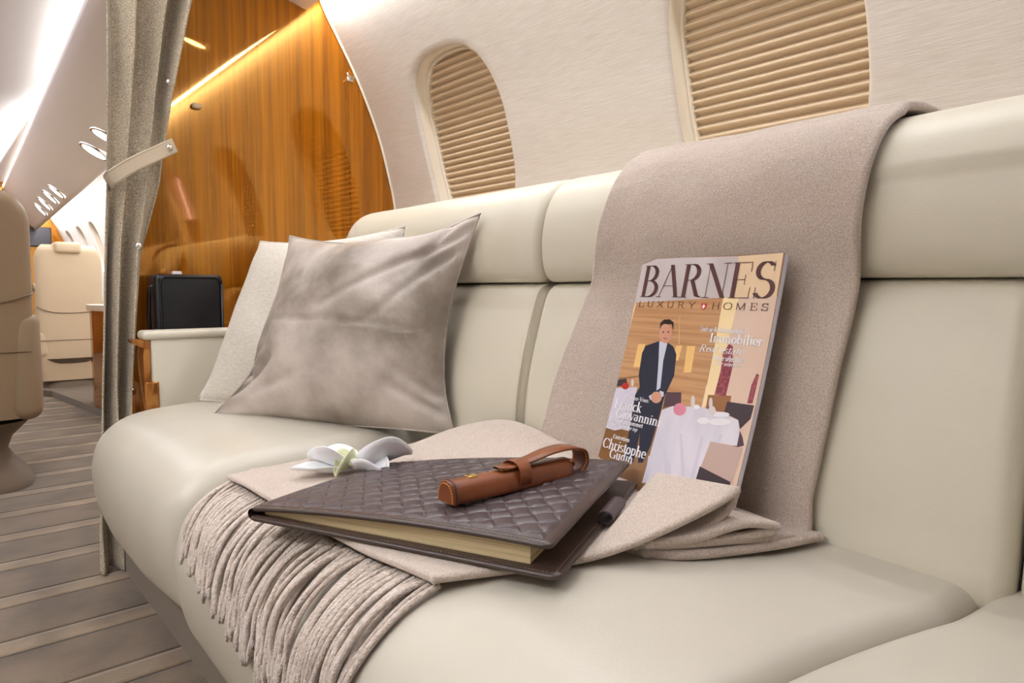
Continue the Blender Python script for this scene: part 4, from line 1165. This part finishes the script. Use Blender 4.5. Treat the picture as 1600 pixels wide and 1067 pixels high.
b = MB(); plate(b, -.002, N1 - .004, .002, N2 - .002, ztop, .006); fc = b.build('front_cover', M['brownleather'], nb, angle=50)
# folded spine
b = MB(); rows = []
for t in np.linspace(.002, N2 - .002, 20):
    za_, zt_ = zb_(0, t), ztop(0, t); c = (za_ + zt_)/2; hh = (zt_ - za_)/2 + .003
    rows.append([nbp(.004 - .008*math.sin(a)*1.0, t, c + hh*math.cos(a)) for a in np.linspace(0, PI, 10)] + [nbp(.004 - .004*math.sin(a), t, c + (hh - .005)*math.cos(a)) for a in np.linspace(PI, 0, 10)])
b.grid(rows, cv=True); b.build('spine', M['brownleather'], nb)
# woven panel
b = MB(); rows = []
cell = .026; ins = .014
NS, NTT = 300, 220
for i in range(NS + 1):
    s = .010 + (N1 - .028)*i/NS; row = []
    for j in range(NTT + 1):
        t = ins + (N2 - 2*ins)*j/NTT
        a = (s*.80 + t*.60)/cell; c = (-s*.60 + t*.80)/cell
        fa, fc_ = a - math.floor(a), c - math.floor(c)
        if (math.floor(a) + math.floor(c)) % 2 == 0: h = math.sin(PI*fa)**.6*(1 - abs(2*fc_ - 1)**14*.35)
        else: h = math.sin(PI*fc_)**.6*(1 - abs(2*fa - 1)**14*.35)
        k = min(1, i/4, (NS - i)/4, j/4, (NTT - j)/4)
        row.append(nbp(s, t, ztop(s, t) + .003 + .0027*h*k))
    rows.append(row)
b.grid(rows); b.build('woven_panel', M['woven'], fc)
# page block
b = MB()
def pg(s, t, f): return nbp(s, t, (zb_(s, t) + .0032) + (ztop(s, t) - zb_(s, t) - .0064)*f)
S0, S1, T0, T1 = .016, N1 - .034, .014, N2 - .02
SS = np.linspace(S0, S1, 12); TT = np.linspace(T0, T1, 12)
b.grid([[pg(s, t, 1) for t in TT] for s in SS]); b.grid([[pg(s, t, 0) for t in TT] for s in SS], flip=True)
for e in (T0, T1): b.grid([[pg(s, e, f) for f in (0, 1)] for s in SS])
for e in (S0, S1): b.grid([[pg(e, t, f) for f in (0, 1)] for t in TT])
b.build('page_block', M['pages'], nb, smooth=False)
# stitching and pen loop
def stitches(mb, path, step=.0055, ln=.0035, r=.0005):
    P = np.array(path); d = np.r_[0, np.cumsum(np.linalg.norm(np.diff(P, axis=0), axis=1))]; x = 0
    while x + ln < d[-1]:
        q = [tuple(np.interp(x + ln*k, d, P[:, c]) for c in range(3)) for k in (0, .5, 1)]
        mb.tube(q, r, 5); x += step
b = MB(); stitches(b, [nbp(s, .003, zb_(s, .003) + .0032) for s in np.linspace(.012, N1, 20)]); stitches(b, [nbp(N1, t, zb_(N1, t) + .0032) for t in np.linspace(.003, N2 - .01, 20)])
b.build('stitching', M['thread_d'], bc)
b = MB(); stitches(b, [nbp(s, .007, ztop(s, .007) + .0032) for s in np.linspace(.012, N1 - .012, 30)]); stitches(b, [nbp(N1 - .011, t, ztop(N1, t) + .0032) for t in np.linspace(.01, N2 - .01, 30)])
b.build('stitching', M['thread_d'], fc)
b = MB(); rows = []
for t in np.linspace(.150, .205, 8):
    rows.append([nbp(N1 + .010 + .011*math.cos(a)*k, t, zb_(N1, t) + .0115 + .009*math.sin(a)*k) for k, aa in ((1, 1), (.84, -1)) for a in (np.linspace(0, 2*PI, 21)[:-1])])
o_ = [[r[i] for i in range(20)] for r in rows]; i_ = [[r[20 + i] for i in range(20)] for r in rows]
b.grid(o_, cv=True); b.grid(i_, cv=True, flip=True)
for e in (0, -1): b.grid([o_[e], i_[e]], cv=True)
b.build('pen_loop', M['woven'], nb)

# ------------------------------------------------------------------ cognac leather pen case
PA = Vector((.499, .697, 0)); PB = Vector((.700, .688, 0)); AX = (PB - PA); PL = AX.length; AX.normalize(); AY = Vector((-AX.y, AX.x, 0))
def pz(x, y): 
    q = Vector((x, y, 0)) - NO; return ztop(q.dot(E1), q.dot(E2)) + .003 + .0028
def pcp(a, w, h):
    p = PA + AX*a + AY*w; return (p.x, p.y, pz(PA.x + AX.x*PL*.5, PA.y + AX.y*PL*.5) + h)
pc = empty('pen_case', pcp(PL*.5, 0, 0), 'cognac leather pen case with looped strap on the woven notebook', 'pen case')
def Dsec(a, k=1.0, n=22, R=.0185, H=.027):
    pts = []
    for i in range(n + 1):
        th = PI*i/n
        pts.append(pcp(a, R*k*math.copysign(abs(math.cos(th))**.75, math.cos(th)), .001 + H*k*math.sin(th)**.8 + H*(1-k)*.3))
    pts += [pcp(a, -R*k*.6, .0006), pcp(a, R*k*.6, .0006)]
    return pts
b = MB(); b.grid([Dsec(a) for a in np.linspace(.003, PL, 30)] + [Dsec(PL, .88)] + [Dsec(PL - .02, .86)], cv=True)
b.build('body', M['tan'], pc)
b = MB(); r0 = [Dsec(.003, 1.0), Dsec(.0, 1.05), Dsec(-.003, 1.05), Dsec(-.0045, .99), Dsec(-.0045, .9)]
b.grid(r0, cv=True); k = len(r0[0]); b.f.append(tuple(len(b.v) - k + i for i in range(k))); b.m.append(0); ec = b.build('end_cap', M['tan'], pc, angle=40)
b = MB(); stitches(b, Dsec(-.0050, .86)[:23], .0036, .0024, .0006); b.build('stitching', M['thread'], ec)
b = MB(); b.tube(Dsec(-.0002, 1.06)[:23], .0012, 6); b.build('edge', M['tandark'], ec)
# flap strap: from under the open end, curls up and over, back along the top through the keeper
fl = spline([(PL - .03, .0025), (PL + .010, .003), (PL + .026, .010), (PL + .032, .022), (PL + .026, .037), (PL + .0, .043), (PL - .035, .0415), (PL - .065, .036), (PL - .090, .0325), (PL - .110, .031), (PL - .126, .0325)], 60)
b = MB(); rows = []
for i, (a, h) in enumerate(fl):
    t = i/59; hw = .0165 - .006*max(0, (t - .45)/.55)
    if t > .97: hw *= 1 - (t - .97)/.03*.5
    d = fl[min(i+1, 59)] - fl[max(i-1, 0)]; d = d/np.linalg.norm(d); nx, nz_ = -d[1], d[0]
    rows.append([pcp(a + nx*o, w, h + nz_*o) for w, o in ((-hw, .0012), (-hw*.5, .0018), (0, .002), (hw*.5, .0018), (hw, .0012), (hw, -.0012), (0, -.001), (-hw, -.0012))])
b.grid(rows, cv=True); fp = b.build('flap_strap', M['tan'], pc)
b = MB()
for sg in (1, -1):
    pth = []
    for i, (a, h) in enumerate(fl):
        t = i/59; hw = (.0165 - .006*max(0, (t - .45)/.55)) - .0028
        d = fl[min(i+1, 59)] - fl[max(i-1, 0)]; d = d/np.linalg.norm(d)
        pth.append(pcp(a - d[1]*-.0022*1, sg*hw, h + d[0]*.0022) if 0 else pcp(a + -d[1]*.0021, sg*hw, h + d[0]*.0021))
    stitches(b, pth[4:], .0042, .0028, .0006)
b.build('stitching', M['thread'], fp)
# keeper ring
b = MB(); rows = []
for a in np.linspace(PL - .100, PL - .080, 5):
    sec = []
    for k_ in (1.0, .93):
        for i in range(25):
            th = 2*PI*i/24
            if i == 24: break
            c, s_ = math.cos(th), math.sin(th)
            sec.append((.0215*k_*math.copysign(abs(c)**.8, c), .019 + .0195*k_*math.copysign(abs(s_)**.8, s_)))
    rows.append(sec)
o_ = [[pcp(PL - .100 + .005*i, *p) for p in rows[i][:24]] for i in range(5)]; i_ = [[pcp(PL - .100 + .005*i, *p) for p in rows[i][24:]] for i in range(5)]
b.grid(o_, cv=True); b.grid(i_, cv=True, flip=True)
for e in (0, -1): b.grid([o_[e], i_[e]], cv=True)
b.build('keeper', M['tan'], pc, angle=40)
# stud and pen tip
b = MB(); p = pcp(.035, .0, .0285); b.rbox(p[0]-.007, p[0]+.007, p[1]-.006, p[1]+.006, p[2]-.002, p[2]+.0015, .001); b.build('stud', M['gold'], pc, angle=40)
pen = tag(MB(), '', '') if 0 else None
b = MB(); b.tube([pcp(PL - .06, .0, .015), pcp(PL + .002, 0, .015), pcp(PL + .010, 0, .015), pcp(PL + .018, .0, .015), pcp(PL + .020, 0, .015)], [.006, .006, .005, .003, .001], 12)
tag(b.build('pen', M['chrome']), 'chrome tipped pen inside the cognac leather case', 'pen')

# ------------------------------------------------------------------ white orchid flower on the throw
FC = Vector((.558, 1.055, .474))
fw = empty('orchid_flower', (FC.x, FC.y, .466), 'white orchid flower head lying behind the woven notebook', 'flower')
CR = Vector((.755, -.656, 0)); CF = Vector((.656, .755, 0)); UZ = Vector((0, 0, 1))    # across, away, up
def petal(name, ang, L, Wd, lift, cup, m, base=(0, 0, 0), twist=0.0, curl=0.0):
    a = math.radians(ang); d = CR*math.cos(a) + CF*math.sin(a); sd = UZ.cross(d)
    b = MB(); rows = []
    for i in range(17):
        t = i/16; w = Wd*math.sin(PI*min(t*.86 + .10, 1))**.75
        row = []
        for j in range(-6, 7):
            q = j/6
            z = lift*t + curl*t*t + cup*(q*q)*w*2.2 + .0018*math.sin(t*9 + q*5)
            p = FC + Vector(base) + d*(L*t) + sd*(w*q*(1 - .25*cup*abs(q))) + UZ*(z + twist*q*w)
            row.append((p.x, p.y, max(p.z, .4665)))
        rows.append(row)
    b.grid(rows); o = b.build(name, m, fw)
    so = o.modifiers.new('thick', 'SOLIDIFY'); so.thickness = .0012; so.offset = 0
    return o
petal('petal', 12, .098, .046, .014, .36, M['petal'], (0, 0, .003), twist=-.30, curl=.004)
petal('petal', 168, .085, .050, .004, .30, M['petal'], (0, 0, .003), twist=.16, curl=.004)
petal('sepal', 95, .060, .034, .012, .25, M['petal'], (0, 0, .0))
petal('sepal', 200, .105, .022, .000, .25, M['petal'], (0, 0, -.003), curl=.012)
petal('sepal', 325, .075, .032, -.002, .40, M['petal'], (0, 0, .0), curl=.006)
petal('lip', 235, .045, .017, .006, .9, M['petal_g'], (0, 0, .006), curl=-.016)
b = MB(); c = FC + CR*.006 - CF*.012; b.sphere((c.x, c.y, .489), .017, .012, .009); b.build('column', M['petal_g'], fw)
